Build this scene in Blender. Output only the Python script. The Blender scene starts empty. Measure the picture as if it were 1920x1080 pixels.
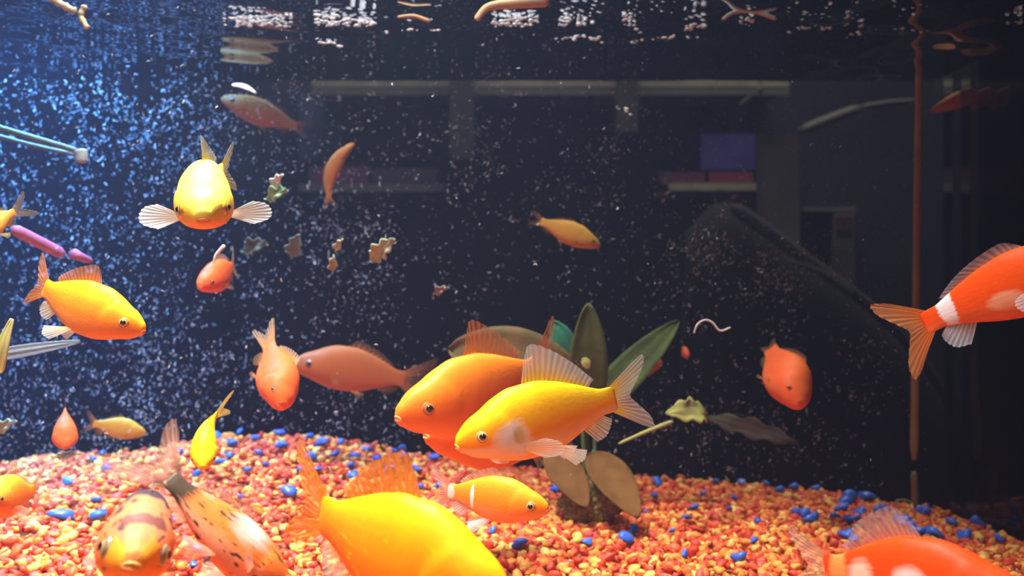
import bpy, math, random
import numpy as np
from mathutils import Vector, Matrix

# ------------------------------------------------------------------ camera, world, lights
SC = bpy.context.scene
COL = SC.collection
CZ = 0.17            # height of the lens above the tank's bottom pane
FPX = 1663.0         # focal length in pixels of the 1920 wide frame
SURF = 0.310         # water level
BACK = 0.60          # back pane
RIGHT = 0.285        # right pane
cam_d = bpy.data.cameras.new('camera')
cam = bpy.data.objects.new('camera', cam_d)
COL.objects.link(cam)
cam.location = (0, 0, CZ)
cam.rotation_euler = (math.radians(90), 0, 0)
cam_d.sensor_width = 36.0
cam_d.lens = 36.0 * FPX / 1920.0
cam_d.clip_start = 0.005
cam_d.clip_end = 50
cam_d.dof.use_dof = True
cam_d.dof.focus_distance = 0.29
cam_d.dof.aperture_fstop = 16.0
SC.camera = cam

SC.view_settings.view_transform = 'Standard'
SC.view_settings.look = 'None'
SC.view_settings.gamma = 1
SC.view_settings.exposure = 0.25
SC.view_settings.use_curve_mapping = False
cy = SC.cycles
cy.max_bounces = 8
cy.diffuse_bounces = 4
cy.glossy_bounces = 4
cy.transmission_bounces = 6
cy.transparent_max_bounces = 32
cy.volume_bounces = 1
cy.caustics_reflective = False
cy.caustics_refractive = False
cy.sample_clamp_indirect = 4
cy.use_denoising = True

world = bpy.data.worlds.new('world')
SC.world = world
world.use_nodes = True
bg = world.node_tree.nodes['Background']
bg.inputs[0].default_value = (0.35, 0.45, 0.8, 1)
bg.inputs[1].default_value = 0.02


def area(name, loc, target, sx, sy, power, color, spread=180):
    l = bpy.data.lights.new(name, 'AREA')
    l.shape = 'RECTANGLE'
    l.size, l.size_y = sx, sy
    l.energy = power
    l.color = color
    l.spread = math.radians(spread)
    o = bpy.data.objects.new(name, l)
    COL.objects.link(o)
    o.location = loc
    d = Vector(target) - Vector(loc)
    o.rotation_euler = d.to_track_quat('-Z', 'Y').to_euler()
    return o


area('tank_lamp', (-0.14, 0.24, 0.62), (-0.13, 0.235, 0), 0.34, 0.08, 3.9, (1.0, 0.97, 0.90), 78)
area('blue_tank_lamp', (-0.36, 0.53, 0.42), (-0.36, 0.545, 0), 0.26, 0.10, 6.5, (0.12, 0.42, 1.0), 95)
area('front_fill', (-0.25, -0.75, 0.75), (0, 0.35, 0.12), 0.9, 0.5, 4.0, (1.0, 0.93, 0.86))  # soft fill added behind the lens to light the fish fronts
area('shelf_fill', (0.2, 1.3, 1.9), (0.2, 1.7, 0.3), 1.4, 0.3, 30.0, (1.0, 0.92, 0.78))  # fill added behind the tank so the shelves show

rnd = random.Random(7)
rs = np.random.RandomState(11)


def P(px, py, d):
    return Vector(((px - 960) / FPX * d, d, CZ + (540 - py) / FPX * d))


# ------------------------------------------------------------------ materials
def new_mat(name):
    m = bpy.data.materials.new(name)
    m.use_nodes = True
    nt = m.node_tree
    nt.nodes.clear()
    return m, nt


def nd(nt, t, **kw):
    n = nt.nodes.new(t)
    for k, v in kw.items():
        setattr(n, k, v)
    return n


def rgba(c):
    return (c[0], c[1], c[2], 1.0)


def simple(name, col, rough=0.6, noise=None, nscale=20, bump=0.0, bscale=60, spec=0.4, coat=0.0):
    m, nt = new_mat(name)
    out = nd(nt, 'ShaderNodeOutputMaterial')
    p = nd(nt, 'ShaderNodeBsdfPrincipled')
    p.inputs['Base Color'].default_value = rgba(col)
    p.inputs['Roughness'].default_value = rough
    p.inputs['Specular IOR Level'].default_value = spec
    p.inputs['Coat Weight'].default_value = coat
    nt.links.new(p.outputs[0], out.inputs[0])
    tc = nd(nt, 'ShaderNodeTexCoord')
    if noise:
        n = nd(nt, 'ShaderNodeTexNoise')
        n.inputs['Scale'].default_value = nscale
        n.inputs['Detail'].default_value = 5
        nt.links.new(tc.outputs['Object'], n.inputs['Vector'])
        mx = nd(nt, 'ShaderNodeMix', data_type='RGBA')
        mr = nd(nt, 'ShaderNodeMapRange')
        mr.inputs['From Min'].default_value = .38
        mr.inputs['From Max'].default_value = .62
        nt.links.new(n.outputs['Fac'], mr.inputs['Value'])
        nt.links.new(mr.outputs[0], mx.inputs['Factor'])
        mx.inputs[6].default_value = rgba(col)
        mx.inputs[7].default_value = rgba(noise)
        nt.links.new(mx.outputs[2], p.inputs['Base Color'])
    if bump:
        n2 = nd(nt, 'ShaderNodeTexNoise')
        n2.inputs['Scale'].default_value = bscale
        nt.links.new(tc.outputs['Object'], n2.inputs['Vector'])
        b = nd(nt, 'ShaderNodeBump')
        b.inputs['Strength'].default_value = bump
        b.inputs['Distance'].default_value = 0.001
        nt.links.new(n2.outputs['Fac'], b.inputs['Height'])
        nt.links.new(b.outputs[0], p.inputs['Normal'])
    return m


def fish_skin(name, back, side, belly, patches=(), blotch=None, amp=.8):
    """patches: (t, zn, rt, rz, colour, softness); blotch: (colour, scale, threshold)"""
    m, nt = new_mat(name)
    L = nt.links.new
    out = nd(nt, 'ShaderNodeOutputMaterial')
    p = nd(nt, 'ShaderNodeBsdfPrincipled')
    p.inputs['Roughness'].default_value = .48
    p.inputs['Specular IOR Level'].default_value = .18
    p.inputs['Coat Weight'].default_value = .0
    p.inputs['Coat Roughness'].default_value = .25
    L(p.outputs[0], out.inputs[0])
    at = nd(nt, 'ShaderNodeAttribute', attribute_name='rest')
    sep = nd(nt, 'ShaderNodeSeparateXYZ')
    L(at.outputs['Vector'], sep.inputs[0])
    no = nd(nt, 'ShaderNodeTexNoise')
    no.inputs['Scale'].default_value = 4.5
    no.inputs['Detail'].default_value = 4
    L(at.outputs['Vector'], no.inputs['Vector'])
    ad = nd(nt, 'ShaderNodeMath', operation='MULTIPLY_ADD')
    L(no.outputs['Fac'], ad.inputs[0])
    ad.inputs[1].default_value = .5
    L(sep.outputs[2], ad.inputs[2])
    ramp = nd(nt, 'ShaderNodeValToRGB')
    mr0 = nd(nt, 'ShaderNodeMapRange')
    mr0.inputs['From Min'].default_value = -.75
    mr0.inputs['From Max'].default_value = 1.25
    L(ad.outputs[0], mr0.inputs['Value'])
    L(mr0.outputs[0], ramp.inputs[0])
    e = ramp.color_ramp.elements
    e[0].position = .12
    e[0].color = rgba(belly)
    e[1].position = .85
    e[1].color = rgba(back)  # paler back: pigment plus some top highlight painted in
    k = e.new(.42)
    k.color = rgba(side)
    cur = ramp.outputs[0]

    def mix(fac, col, cur):
        mx = nd(nt, 'ShaderNodeMix', data_type='RGBA')
        L(fac, mx.inputs['Factor'])
        L(cur, mx.inputs[6])
        mx.inputs[7].default_value = rgba(col)
        return mx.outputs[2]
    if blotch:
        bl = blotch if isinstance(blotch, list) else [blotch]
        for i, (bc, sc, th) in enumerate(bl):
            mp = nd(nt, 'ShaderNodeMapping')
            mp.inputs['Location'].default_value = (3.1 * i + 1, 2.2 * i, .7 * i)
            mp.inputs['Scale'].default_value = (1.6, 1, .7)
            L(at.outputs['Vector'], mp.inputs[0])
            n2 = nd(nt, 'ShaderNodeTexNoise')
            n2.inputs['Scale'].default_value = sc
            n2.inputs['Detail'].default_value = 4
            L(mp.outputs[0], n2.inputs['Vector'])
            mr = nd(nt, 'ShaderNodeMapRange')
            mr.inputs['From Min'].default_value = th
            mr.inputs['From Max'].default_value = th + .05
            L(n2.outputs['Fac'], mr.inputs['Value'])
            cur = mix(mr.outputs[0], bc, cur)
    for (pt, pz, rt, rz, pc, soft) in patches:
        c = nd(nt, 'ShaderNodeCombineXYZ')
        a1 = nd(nt, 'ShaderNodeMath', operation='MULTIPLY_ADD')
        L(sep.outputs[0], a1.inputs[0])
        a1.inputs[1].default_value = 1 / rt
        a1.inputs[2].default_value = -pt / rt
        a2 = nd(nt, 'ShaderNodeMath', operation='MULTIPLY_ADD')
        L(sep.outputs[2], a2.inputs[0])
        a2.inputs[1].default_value = 1 / rz
        a2.inputs[2].default_value = -pz / rz
        L(a1.outputs[0], c.inputs[0])
        L(a2.outputs[0], c.inputs[1])
        ln = nd(nt, 'ShaderNodeVectorMath', operation='LENGTH')
        L(c.outputs[0], ln.inputs[0])
        nn = nd(nt, 'ShaderNodeTexNoise')
        nn.inputs['Scale'].default_value = 7
        nn.inputs['Detail'].default_value = 3
        L(at.outputs['Vector'], nn.inputs['Vector'])
        a3 = nd(nt, 'ShaderNodeMath', operation='MULTIPLY_ADD')
        L(nn.outputs['Fac'], a3.inputs[0])
        a3.inputs[1].default_value = amp
        L(ln.outputs['Value'], a3.inputs[2])
        mr = nd(nt, 'ShaderNodeMapRange')
        mr.inputs['From Min'].default_value = 1 + amp / 2 - soft / 2
        mr.inputs['From Max'].default_value = 1 + amp / 2 + soft / 2
        mr.inputs['To Min'].default_value = 1
        mr.inputs['To Max'].default_value = 0
        L(a3.outputs[0], mr.inputs['Value'])
        cur = mix(mr.outputs[0], pc, cur)
    L(cur, p.inputs['Base Color'])
    # scale pattern as a light bump
    mp = nd(nt, 'ShaderNodeMapping')
    mp.inputs['Scale'].default_value = (34, 1, 9)
    L(at.outputs['Vector'], mp.inputs[0])
    vo = nd(nt, 'ShaderNodeTexVoronoi')
    vo.inputs['Scale'].default_value = 1
    L(mp.outputs[0], vo.inputs['Vector'])
    b = nd(nt, 'ShaderNodeBump')
    b.inputs['Strength'].default_value = .07
    b.inputs['Distance'].default_value = .0006
    L(vo.outputs['Distance'], b.inputs['Height'])
    L(b.outputs[0], p.inputs['Normal'])
    return m


def fin_mat(name, root, tip, alpha_root=.95, alpha_tip=.6, rays=16, edge=None):
    """ray striped translucent fin; UV.x across the rays, UV.y from root to tip"""
    m, nt = new_mat(name)
    L = nt.links.new
    out = nd(nt, 'ShaderNodeOutputMaterial')
    uv = nd(nt, 'ShaderNodeUVMap', uv_map='UVMap')
    sep = nd(nt, 'ShaderNodeSeparateXYZ')
    L(uv.outputs[0], sep.inputs[0])
    mul = nd(nt, 'ShaderNodeMath', operation='MULTIPLY')
    L(sep.outputs[0], mul.inputs[0])
    mul.inputs[1].default_value = rays * 2 * math.pi
    sn = nd(nt, 'ShaderNodeMath', operation='SINE')
    L(mul.outputs[0], sn.inputs[0])
    ray = nd(nt, 'ShaderNodeMapRange')
    ray.inputs['From Min'].default_value = -.5
    ray.inputs['From Max'].default_value = .7
    L(sn.outputs[0], ray.inputs['Value'])
    cr = nd(nt, 'ShaderNodeValToRGB')
    L(sep.outputs[1], cr.inputs[0])
    e = cr.color_ramp.elements
    e[0].color = rgba(root)
    e[0].position = .15
    e[1].color = rgba(tip)
    e[1].position = .85
    if edge:
        e[1].position = .55
        k = e.new(.95)
        k.color = rgba(edge)
    dif = nd(nt, 'ShaderNodeBsdfDiffuse')
    trl = nd(nt, 'ShaderNodeBsdfTranslucent')
    L(cr.outputs[0], dif.inputs[0])
    L(cr.outputs[0], trl.inputs[0])
    mx = nd(nt, 'ShaderNodeMixShader')
    mx.inputs[0].default_value = .35
    L(dif.outputs[0], mx.inputs[1])
    L(trl.outputs[0], mx.inputs[2])
    al = nd(nt, 'ShaderNodeMapRange')
    L(sep.outputs[1], al.inputs['Value'])
    al.inputs['From Min'].default_value = 0.05
    al.inputs['From Max'].default_value = .8
    al.inputs['To Min'].default_value = alpha_root
    al.inputs['To Max'].default_value = alpha_tip
    rr = nd(nt, 'ShaderNodeMath', operation='MULTIPLY_ADD')
    L(ray.outputs[0], rr.inputs[0])
    rr.inputs[1].default_value = .38
    rr.inputs[2].default_value = .68
    a2 = nd(nt, 'ShaderNodeMath', operation='MULTIPLY', use_clamp=True)
    L(al.outputs[0], a2.inputs[0])
    L(rr.outputs[0], a2.inputs[1])
    tr = nd(nt, 'ShaderNodeBsdfTransparent')
    m2 = nd(nt, 'ShaderNodeMixShader')
    L(a2.outputs[0], m2.inputs[0])
    L(tr.outputs[0], m2.inputs[1])
    L(mx.outputs[0], m2.inputs[2])
    L(m2.outputs[0], out.inputs[0])
    return m


M_PUPIL = simple('pupil_black', (.004, .004, .006), .08, spec=.6, coat=.6)
M_LIPDARK = simple('mouth_dark', (.12, .02, .01), .6)
_iris = {}


def iris_mat(col, ring):
    col, ring = tuple(x * .8 for x in col), tuple(x * q for x, q in zip(ring, (.75, .6, .5)))
    key = (col, ring)
    if key in _iris:
        return _iris[key]
    m, nt = new_mat('iris')
    L = nt.links.new
    out = nd(nt, 'ShaderNodeOutputMaterial')
    p = nd(nt, 'ShaderNodeBsdfPrincipled')
    p.inputs['Roughness'].default_value = .25
    p.inputs['Coat Weight'].default_value = .5
    L(p.outputs[0], out.inputs[0])
    at = nd(nt, 'ShaderNodeAttribute', attribute_name='rest')
    sep = nd(nt, 'ShaderNodeSeparateXYZ')
    L(at.outputs['Vector'], sep.inputs[0])
    cr = nd(nt, 'ShaderNodeValToRGB')
    L(sep.outputs[0], cr.inputs[0])
    e = cr.color_ramp.elements
    e[0].position = 0
    e[0].color = (.02, .01, .01, 1)
    e[1].position = 1.0
    e[1].color = rgba(col)
    for pos, c in ((.42, (.03, .015, .01)), (.48, ring), (.66, ring), (.72, tuple(x * .35 for x in col)), (.9, col)):
        k = e.new(pos)
        k.color = rgba(c)
    L(cr.outputs[0], p.inputs['Base Color'])
    _iris[key] = m
    return m


# ------------------------------------------------------------------ mesh helpers
def mesh_obj(name, verts, faces, mat, parent=None, smooth=True, uvs=None, rest=None, mats=None, mat_idx=None):
    me = bpy.data.meshes.new(name)
    me.from_pydata([tuple(v) for v in verts], [], faces)
    if mats:
        for mm in mats:
            me.materials.append(mm)
        if mat_idx is not None:
            me.polygons.foreach_set('material_index', mat_idx)
    elif mat:
        me.materials.append(mat)
    if smooth:
        me.polygons.foreach_set('use_smooth', [True] * len(me.polygons))
    if uvs is not None:
        lay = me.uv_layers.new(name='UVMap')
        for poly in me.polygons:
            for li in poly.loop_indices:
                lay.data[li].uv = uvs[me.loops[li].vertex_index]
    if rest is not None:
        a = me.attributes.new('rest', 'FLOAT_VECTOR', 'POINT')
        a.data.foreach_set('vector', np.asarray(rest, dtype=np.float32).ravel())
    me.update()
    o = bpy.data.objects.new(name, me)
    COL.objects.link(o)
    if parent:
        o.parent = parent
    return o


def tag(o, label=None, cat=None, group=None, kind=None):
    if label:
        o['label'] = label
    if cat:
        o['category'] = cat
    if group:
        o['group'] = group
    if kind:
        o['kind'] = kind
    return o


def empty(name, loc):
    o = bpy.data.objects.new(name, None)
    o.empty_display_size = .01
    COL.objects.link(o)
    o.location = loc
    return o


def box_data(c, s):
    x, y, z = c
    a, b, d = s[0] / 2, s[1] / 2, s[2] / 2
    v = [(x + i * a, y + j * b, z + k * d) for i in (-1, 1) for j in (-1, 1) for k in (-1, 1)]
    f = [(0, 1, 3, 2), (4, 6, 7, 5), (0, 4, 5, 1), (2, 3, 7, 6), (0, 2, 6, 4), (1, 5, 7, 3)]
    return v, f


def box(name, c, s, mat, parent=None, bevel=0.0):
    v, f = box_data((0, 0, 0), s)
    o = mesh_obj(name, v, f, mat, parent, smooth=False)
    o.location = c
    if bevel:
        b = o.modifiers.new('bevel', 'BEVEL')
        b.width = bevel
        b.segments = 3
    return o


def catmull(pts, n):
    pts = [Vector(p) for p in pts]
    out = []
    m = len(pts) - 1
    for i in range(n):
        u = i / (n - 1) * m
        k = min(int(u), m - 1)
        t = u - k
        p1, p2 = pts[k], pts[k + 1]
        p0 = pts[k - 1] if k > 0 else p1 * 2 - p2
        p3 = pts[k + 2] if k + 2 <= m else p2 * 2 - p1
        out.append(.5 * ((2 * p1) + (p2 - p0) * t + (2 * p0 - 5 * p1 + 4 * p2 - p3) * t * t + (3 * p1 - p0 - 3 * p2 + p3) * t ** 3))
    return out


def tube(name, pts, rad, mat, parent=None, n=24, seg=10, taper=(1, 1), flat=1.0, wob=0.0):
    pp = catmull(pts, n)
    o0 = pp[0].copy()
    V, F = [], []
    up = Vector((0.13, 1, 0.2)).normalized()
    for i, p in enumerate(pp):
        t = (pp[min(i + 1, n - 1)] - pp[max(i - 1, 0)]).normalized()
        a = t.cross(up)
        a.normalize()
        b = t.cross(a)
        u = i / (n - 1)
        r = rad * (taper[0] + (taper[1] - taper[0]) * u) * (1 + wob * math.sin(i * 2.3) * math.cos(i * .9))
        if i in (0, n - 1):
            r *= .55
        for k in range(seg):
            an = 2 * math.pi * k / seg
            V.append(p - o0 + a * math.cos(an) * r + b * math.sin(an) * r * flat)
    for i in range(n - 1):
        for k in range(seg):
            k2 = (k + 1) % seg
            F.append((i * seg + k, i * seg + k2, (i + 1) * seg + k2, (i + 1) * seg + k))
    F.append(tuple(range(seg))[::-1])
    F.append(tuple(range((n - 1) * seg, n * seg)))
    o = mesh_obj(name, V, F, mat, parent)
    if parent is None:
        o.location = o0
    else:
        for v in o.data.vertices:
            v.co += o0
    return o


def pchip(xs, ys, x):
    xs = np.array(xs, float)
    ys = np.array(ys, float)
    h = np.diff(xs)
    d = np.diff(ys) / h
    m = np.zeros(len(xs))
    m[0], m[-1] = d[0], d[-1]
    for i in range(1, len(xs) - 1):
        if d[i - 1] * d[i] > 0:
            w1, w2 = 2 * h[i] + h[i - 1], h[i] + 2 * h[i - 1]
            m[i] = (w1 + w2) / (w1 / d[i - 1] + w2 / d[i])
    k = np.clip(np.searchsorted(xs, x) - 1, 0, len(xs) - 2)
    t = (x - xs[k]) / h[k]
    return ((2 * t ** 3 - 3 * t ** 2 + 1) * ys[k] + (t ** 3 - 2 * t ** 2 + t) * h[k] * m[k]
            + (-2 * t ** 3 + 3 * t ** 2) * ys[k + 1] + (t ** 3 - t ** 2) * h[k] * m[k + 1])


# ------------------------------------------------------------------ goldfish
PT = [0, .012, .04, .1, .18, .28, .4, .52, .65, .78, .88, .95, 1.0]
PTOP = [.0, .036, .072, .120, .155, .205, .238, .238, .208, .156, .110, .085, .084]
PBOT = [.0, .036, .060, .102, .132, .172, .202, .206, .184, .134, .092, .074, .073]
PWID = [.0, .026, .042, .068, .092, .104, .104, .092, .070, .044, .026, .016, .009]


class Bend:
    def __init__(s, side, up, start=.3):
        N = 400
        s.t = np.linspace(-.2, 2.2, N)
        dt = s.t[1] - s.t[0]
        q = np.maximum(0, s.t - start)
        q = np.minimum(q, 1.15)
        s.a = side * q ** 1.15
        s.b = up * q ** 1.15
        B = np.stack([-np.cos(s.a) * np.cos(s.b), np.sin(s.a) * np.cos(s.b), np.sin(s.b)], 1)
        Pp = np.cumsum(B, 0) * dt
        i0 = np.argmin(abs(s.t - .4))
        s.p = Pp - Pp[i0]

    def __call__(s, pts):
        pts = np.asarray(pts, float).reshape(-1, 3)
        t = .4 - pts[:, 0]
        P_ = np.stack([np.interp(t, s.t, s.p[:, i]) for i in range(3)], 1)
        a = np.interp(t, s.t, s.a)
        b = np.interp(t, s.t, s.b)
        N = np.stack([np.sin(a), np.cos(a), 0 * a], 1)
        F = np.stack([np.cos(a) * np.cos(b), -np.sin(a) * np.cos(b), -np.sin(b)], 1)
        U = np.cross(F, N)
        return P_ + pts[:, 1:2] * N + pts[:, 2:3] * U


def fin_part(name, root, tip, mat, parent, bend, S, nu=34, nv=9, ripple=.006, rays=11, bulge=(0, 0, 0), scallop=.03, normal=(0, 1, 0)):
    R = catmull(root, nu)
    T = catmull(tip, nu)
    nrm = np.array(normal, float)
    V, UV = [], []
    for i in range(nu):
        u = i / (nu - 1)
        sc = 1 - scallop * (0.5 - 0.5 * math.cos(2 * math.pi * u * rays)) if 0 < i < nu - 1 else 1
        for j in range(nv):
            v = j / (nv - 1)
            p = np.array(R[i].lerp(T[i], v * (sc if v > .5 else 1)))
            p = p + np.array(bulge) * math.sin(v * math.pi) + nrm * ripple * math.sin(2 * math.pi * u * rays) * v + nrm * ripple * 1.6 * math.sin(4.1 * u + 3 * v) * v
            V.append(p)
            UV.append((u, v))
    V = bend(V) * S
    F = [(i * nv + j, (i + 1) * nv + j, (i + 1) * nv + j + 1, i * nv + j + 1) for i in range(nu - 1) for j in range(nv - 1)]
    return mesh_obj(name, V, F, mat, parent, uvs=UV)


def prof(t, deep=1.0):
    return (float(pchip(PT, PTOP, np.array([t]))[0]) * deep, float(pchip(PT, PBOT, np.array([t]))[0]) * deep, float(pchip(PT, PWID, np.array([t]))[0]))


def goldfish(px, py, d, Lpx, fwd, skin, fins, label, cat='goldfish', group=None, roll=0, side=0.0, up=0.0, deep=1.0, wide=1.0,
             dorsal=1.0, dorsal_lean=0.0, tail=1.0, tail_spread=1.0, pect=(1.0, 1.0), pect_out=(.5, .5), pelvic=1.0, anal=1.0, eye=(.9, .35, .05),
             ring=(.95, .6, .12), eye_size=1.0, mouth=(.9, .25, .1), gape=0.0, detail=1.0, fin2=None, fin_tail=None, name='goldfish', bstart=.3):
    S = Lpx / FPX * d
    root = empty(name, P(px, py, d))
    # heading told relative to the line of sight: (rightwards, upwards, away)
    sight = (root.location - Vector((0, 0, CZ))).normalized()
    rt = sight.cross(Vector((0, 0, 1))).normalized()
    upv = rt.cross(sight).normalized()
    f = (rt * fwd[0] + upv * fwd[1] + sight * fwd[2]).normalized()
    z = Vector((0, 0, 1))
    y = z.cross(f)
    if y.length < .05:
        y = Vector((1, 0, 0))
    y.normalize()
    z = f.cross(y).normalized()
    Mx = Matrix(((f.x, y.x, z.x), (f.y, y.y, z.y), (f.z, y.z, z.z)))
    root.rotation_mode = 'QUATERNION'
    root.rotation_quaternion = (Mx @ Matrix.Rotation(math.radians(roll), 3, 'X')).to_quaternion()
    tag(root, label, cat, group)
    bend = Bend(side, up, bstart)
    # ---- body: one closed skin
    nt_, na = 72, 40
    ts = np.concatenate([np.linspace(0.0, .05, 9)[1:] ** 1.0, np.linspace(.05, 1, nt_ - 8)[1:]])
    top, bot, wid = pchip(PT, PTOP, ts) * deep, pchip(PT, PBOT, ts) * deep, pchip(PT, PWID, ts) * wide
    V, R = [(.4, 0, -.0)], [(0, 0, 0)]
    for t, tp, bt, w in zip(ts, top, bot, wid):
        for k in range(na):
            an = 2 * math.pi * k / na
            c, s_ = math.cos(an), math.sin(an)
            yy = math.copysign(abs(c) ** .88, c) * w
            zz = (tp if s_ > 0 else bt) * math.copysign(abs(s_) ** .95, s_)
            # gill cover edge: a low raised plate that ends in a curved step
            gx = .34 - .06 * (zz / .13) ** 2
            g = 1 / (1 + math.exp(-(gx - t) * 150)) * (1 if abs(s_) < .93 else .3) * min(1, t / .1)
            yy *= 1 + .075 * g
            # small snout bulge at the lips and nostril dents
            lip = math.exp(-((t - .02) / .012) ** 2)
            zz *= 1 + .10 * lip
            V.append((.4 - t, yy, zz))
            R.append((t, yy, s_ if abs(s_) > 0 else 0))
    n = len(ts)
    F = [(0, 1 + (k + 1) % na, 1 + k) for k in range(na)]
    for i in range(n - 1):
        for k in range(na):
            k2 = (k + 1) % na
            F.append((1 + i * na + k, 1 + i * na + k2, 1 + (i + 1) * na + k2, 1 + (i + 1) * na + k))
    for (dx, q_, wq) in ((.018, .92, .35), (.034, .80, .12)):      # fleshy tail root running out into the fin
        b0 = len(V)
        for k in range(na):
            _, y_, z_ = V[1 + (n - 1) * na + k]
            V.append((-.6 - dx, y_ * wq, z_ * q_))
            R.append((1 + dx, y_, R[1 + (n - 1) * na + k][2]))
        pb = b0 - na
        for k in range(na):
            k2 = (k + 1) % na
            F.append((pb + k, pb + k2, b0 + k2, b0 + k))
    F.append(tuple(len(V) - na + k for k in range(na)))
    body = mesh_obj('body', bend(V) * S, F, skin, root, rest=R)
    ft = fin_tail or fins
    f2 = fin2 or fins
    # ---- dorsal fin
    if dorsal > 0:
        t0, t1 = .46, .86
        rp = [(.4 - t, 0, prof(t, deep)[0] - .012) for t in np.linspace(t0, t1, 6)]
        h = .17 * dorsal
        le = dorsal_lean
        tp = [(.4 - t0 - .045 - le * .5, 0, rp[0][2] + h * .62), (.4 - t0 - .10 - le, 0, rp[0][2] + h), (.4 - .62 - .06 - le, 0, rp[2][2] + h * .80),
              (.4 - .72 - .06 - le, 0, rp[3][2] + h * .52), (.4 - .80 - .05, 0, rp[4][2] + h * .36), (.4 - t1 - .05, 0, rp[5][2] + h * .20)]
        fin_part('dorsal_fin', rp, tp, fins, root, bend, S, rays=13, ripple=.004)
    # ---- tail fin, forked
    tt, tb, _ = prof(1.0, deep)
    if tail > 0:
        q, w = .34 * tail, .24 * tail_spread
        rp = [(-.585, 0, tt * .9), (-.592, 0, tt * .45), (-.595, 0, 0), (-.592, 0, -tb * .45), (-.585, 0, -tb * .9)]
        tp = [(-.585 - q * .70, 0, w * .92), (-.585 - q * .97, 0, w * 1.06), (-.585 - q * .93, 0, w * .72), (-.585 - q * .66, 0, w * .27), (-.585 - q * .52, 0, 0),
              (-.585 - q * .66, 0, -w * .27), (-.585 - q * .92, 0, -w * .70), (-.585 - q * .95, 0, -w * 1.04), (-.585 - q * .68, 0, -w * .9)]
        fin_part('tail_fin', rp, tp, ft, root, bend, S, nu=50, rays=18, ripple=.004, nv=12)
    # ---- anal fin
    if anal > 0:
        rp = [(.4 - t, 0, -prof(t, deep)[1] + .01) for t in (.78, .83, .88, .92)]
        tp = [(.4 - .86, 0, rp[0][2] - .10 * anal), (.4 - .93, 0, rp[1][2] - .105 * anal), (.4 - .97, 0, rp[2][2] - .07 * anal), (.4 - .98, 0, rp[3][2] - .04 * anal)]
        fin_part('anal_fin', rp, tp, f2, root, bend, S, rays=7, nu=20)
    # ---- paired fins
    for k, sg in ((0, 1), (1, -1)):
        if pect[k] > 0:
            l, o_ = .20 * pect[k], pect_out[k]
            _, b_, w_ = prof(.36, deep)
            zc = -b_ * .52
            y0 = w_ * wide * .78
            rp = [(.4 - .35, sg * y0, zc + .014), (.4 - .362, sg * y0, zc), (.4 - .368, sg * y0, zc - .018)]
            cs, sn_ = math.cos(o_ * math.pi / 2), math.sin(o_ * math.pi / 2)

            def dirp(r, e):      # r along the fin, e across it
                return (.4 - .36 - l * r * cs - e * .3 * l * sn_, sg * (y0 + l * r * sn_), zc - l * r * .30 * cs + e * l * .42)
            tp = [dirp(.62, .62), dirp(.92, .5), dirp(1.05, .12), dirp(.98, -.3), dirp(.62, -.55)]
            fin_part('pectoral_fin', rp, tp, f2, root, bend, S, rays=9, nu=30, ripple=.004, normal=(.6, 0, .5))
        if pelvic > 0:
            _, b_, w_ = prof(.5, deep)
            rp = [(.4 - .55, sg * w_ * .45 * wide, -b_ * .86), (.4 - .58, sg * w_ * .45 * wide, -b_ * .88), (.4 - .61, sg * w_ * .4 * wide, -b_ * .88)]
            l = .16 * pelvic
            tp = [(.4 - .57 - l * .55, sg * (w_ * .5 + .05), -b_ * .86 - l * .75), (.4 - .59 - l * .8, sg * (w_ * .5 + .055), -b_ * .88 - l * .62),
                  (.4 - .62 - l * .85, sg * (w_ * .4 + .04), -b_ * .88 - l * .32)]
            fin_part('pelvic_fin', rp, tp, f2, root, bend, S, rays=6, nu=18, ripple=.003, normal=(0, 1, 0))
    # ---- eyes
    if eye_size > 0:
        te = .155
        tp_, bt_, w_ = prof(te, deep)
        er = .043 * eye_size
        for sg in (1, -1):
            cen = np.array([.4 - te, sg * (w_ * wide * .90), .022])
            ax = np.array([.16, sg * 1.0, .10])
            ax /= np.linalg.norm(ax)
            t1_ = np.cross(ax, (0, 0, 1.0))
            t1_ /= np.linalg.norm(t1_)
            t2_ = np.cross(ax, t1_)

            def dome(r, h, off, nr=10, ns=24):
                V_, F_, R_ = [cen + ax * (off + h)], [], [(0, 0, 0)]
                for i in range(1, nr + 1):
                    a_ = i / nr * math.pi / 2
                    for s2 in range(ns):
                        b2 = 2 * math.pi * s2 / ns
                        V_.append(cen + ax * (off + h * math.cos(a_)) + (t1_ * math.cos(b2) + t2_ * math.sin(b2)) * r * math.sin(a_))
                        R_.append((math.sin(a_), 0, 0))
                for s2 in range(ns):
                    F_.append((0, 1 + s2, 1 + (s2 + 1) % ns))
                for i in range(nr - 1):
                    for s2 in range(ns):
                        k2 = (s2 + 1) % ns
                        F_.append((1 + i * ns + s2, 1 + (i + 1) * ns + s2, 1 + (i + 1) * ns + k2, 1 + i * ns + k2))
                return bend(V_) * S, F_, R_
            v_, f_, r_ = dome(er, er * .62, -.004)
            eo = mesh_obj('eye', v_, f_, iris_mat(eye, ring), root, rest=r_)
            v_, f_, r_ = dome(er * .46, er * .42, er * .62 - er * .42 * .6 - .002)
            mesh_obj('pupil', v_, f_, M_PUPIL, eo)
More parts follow.
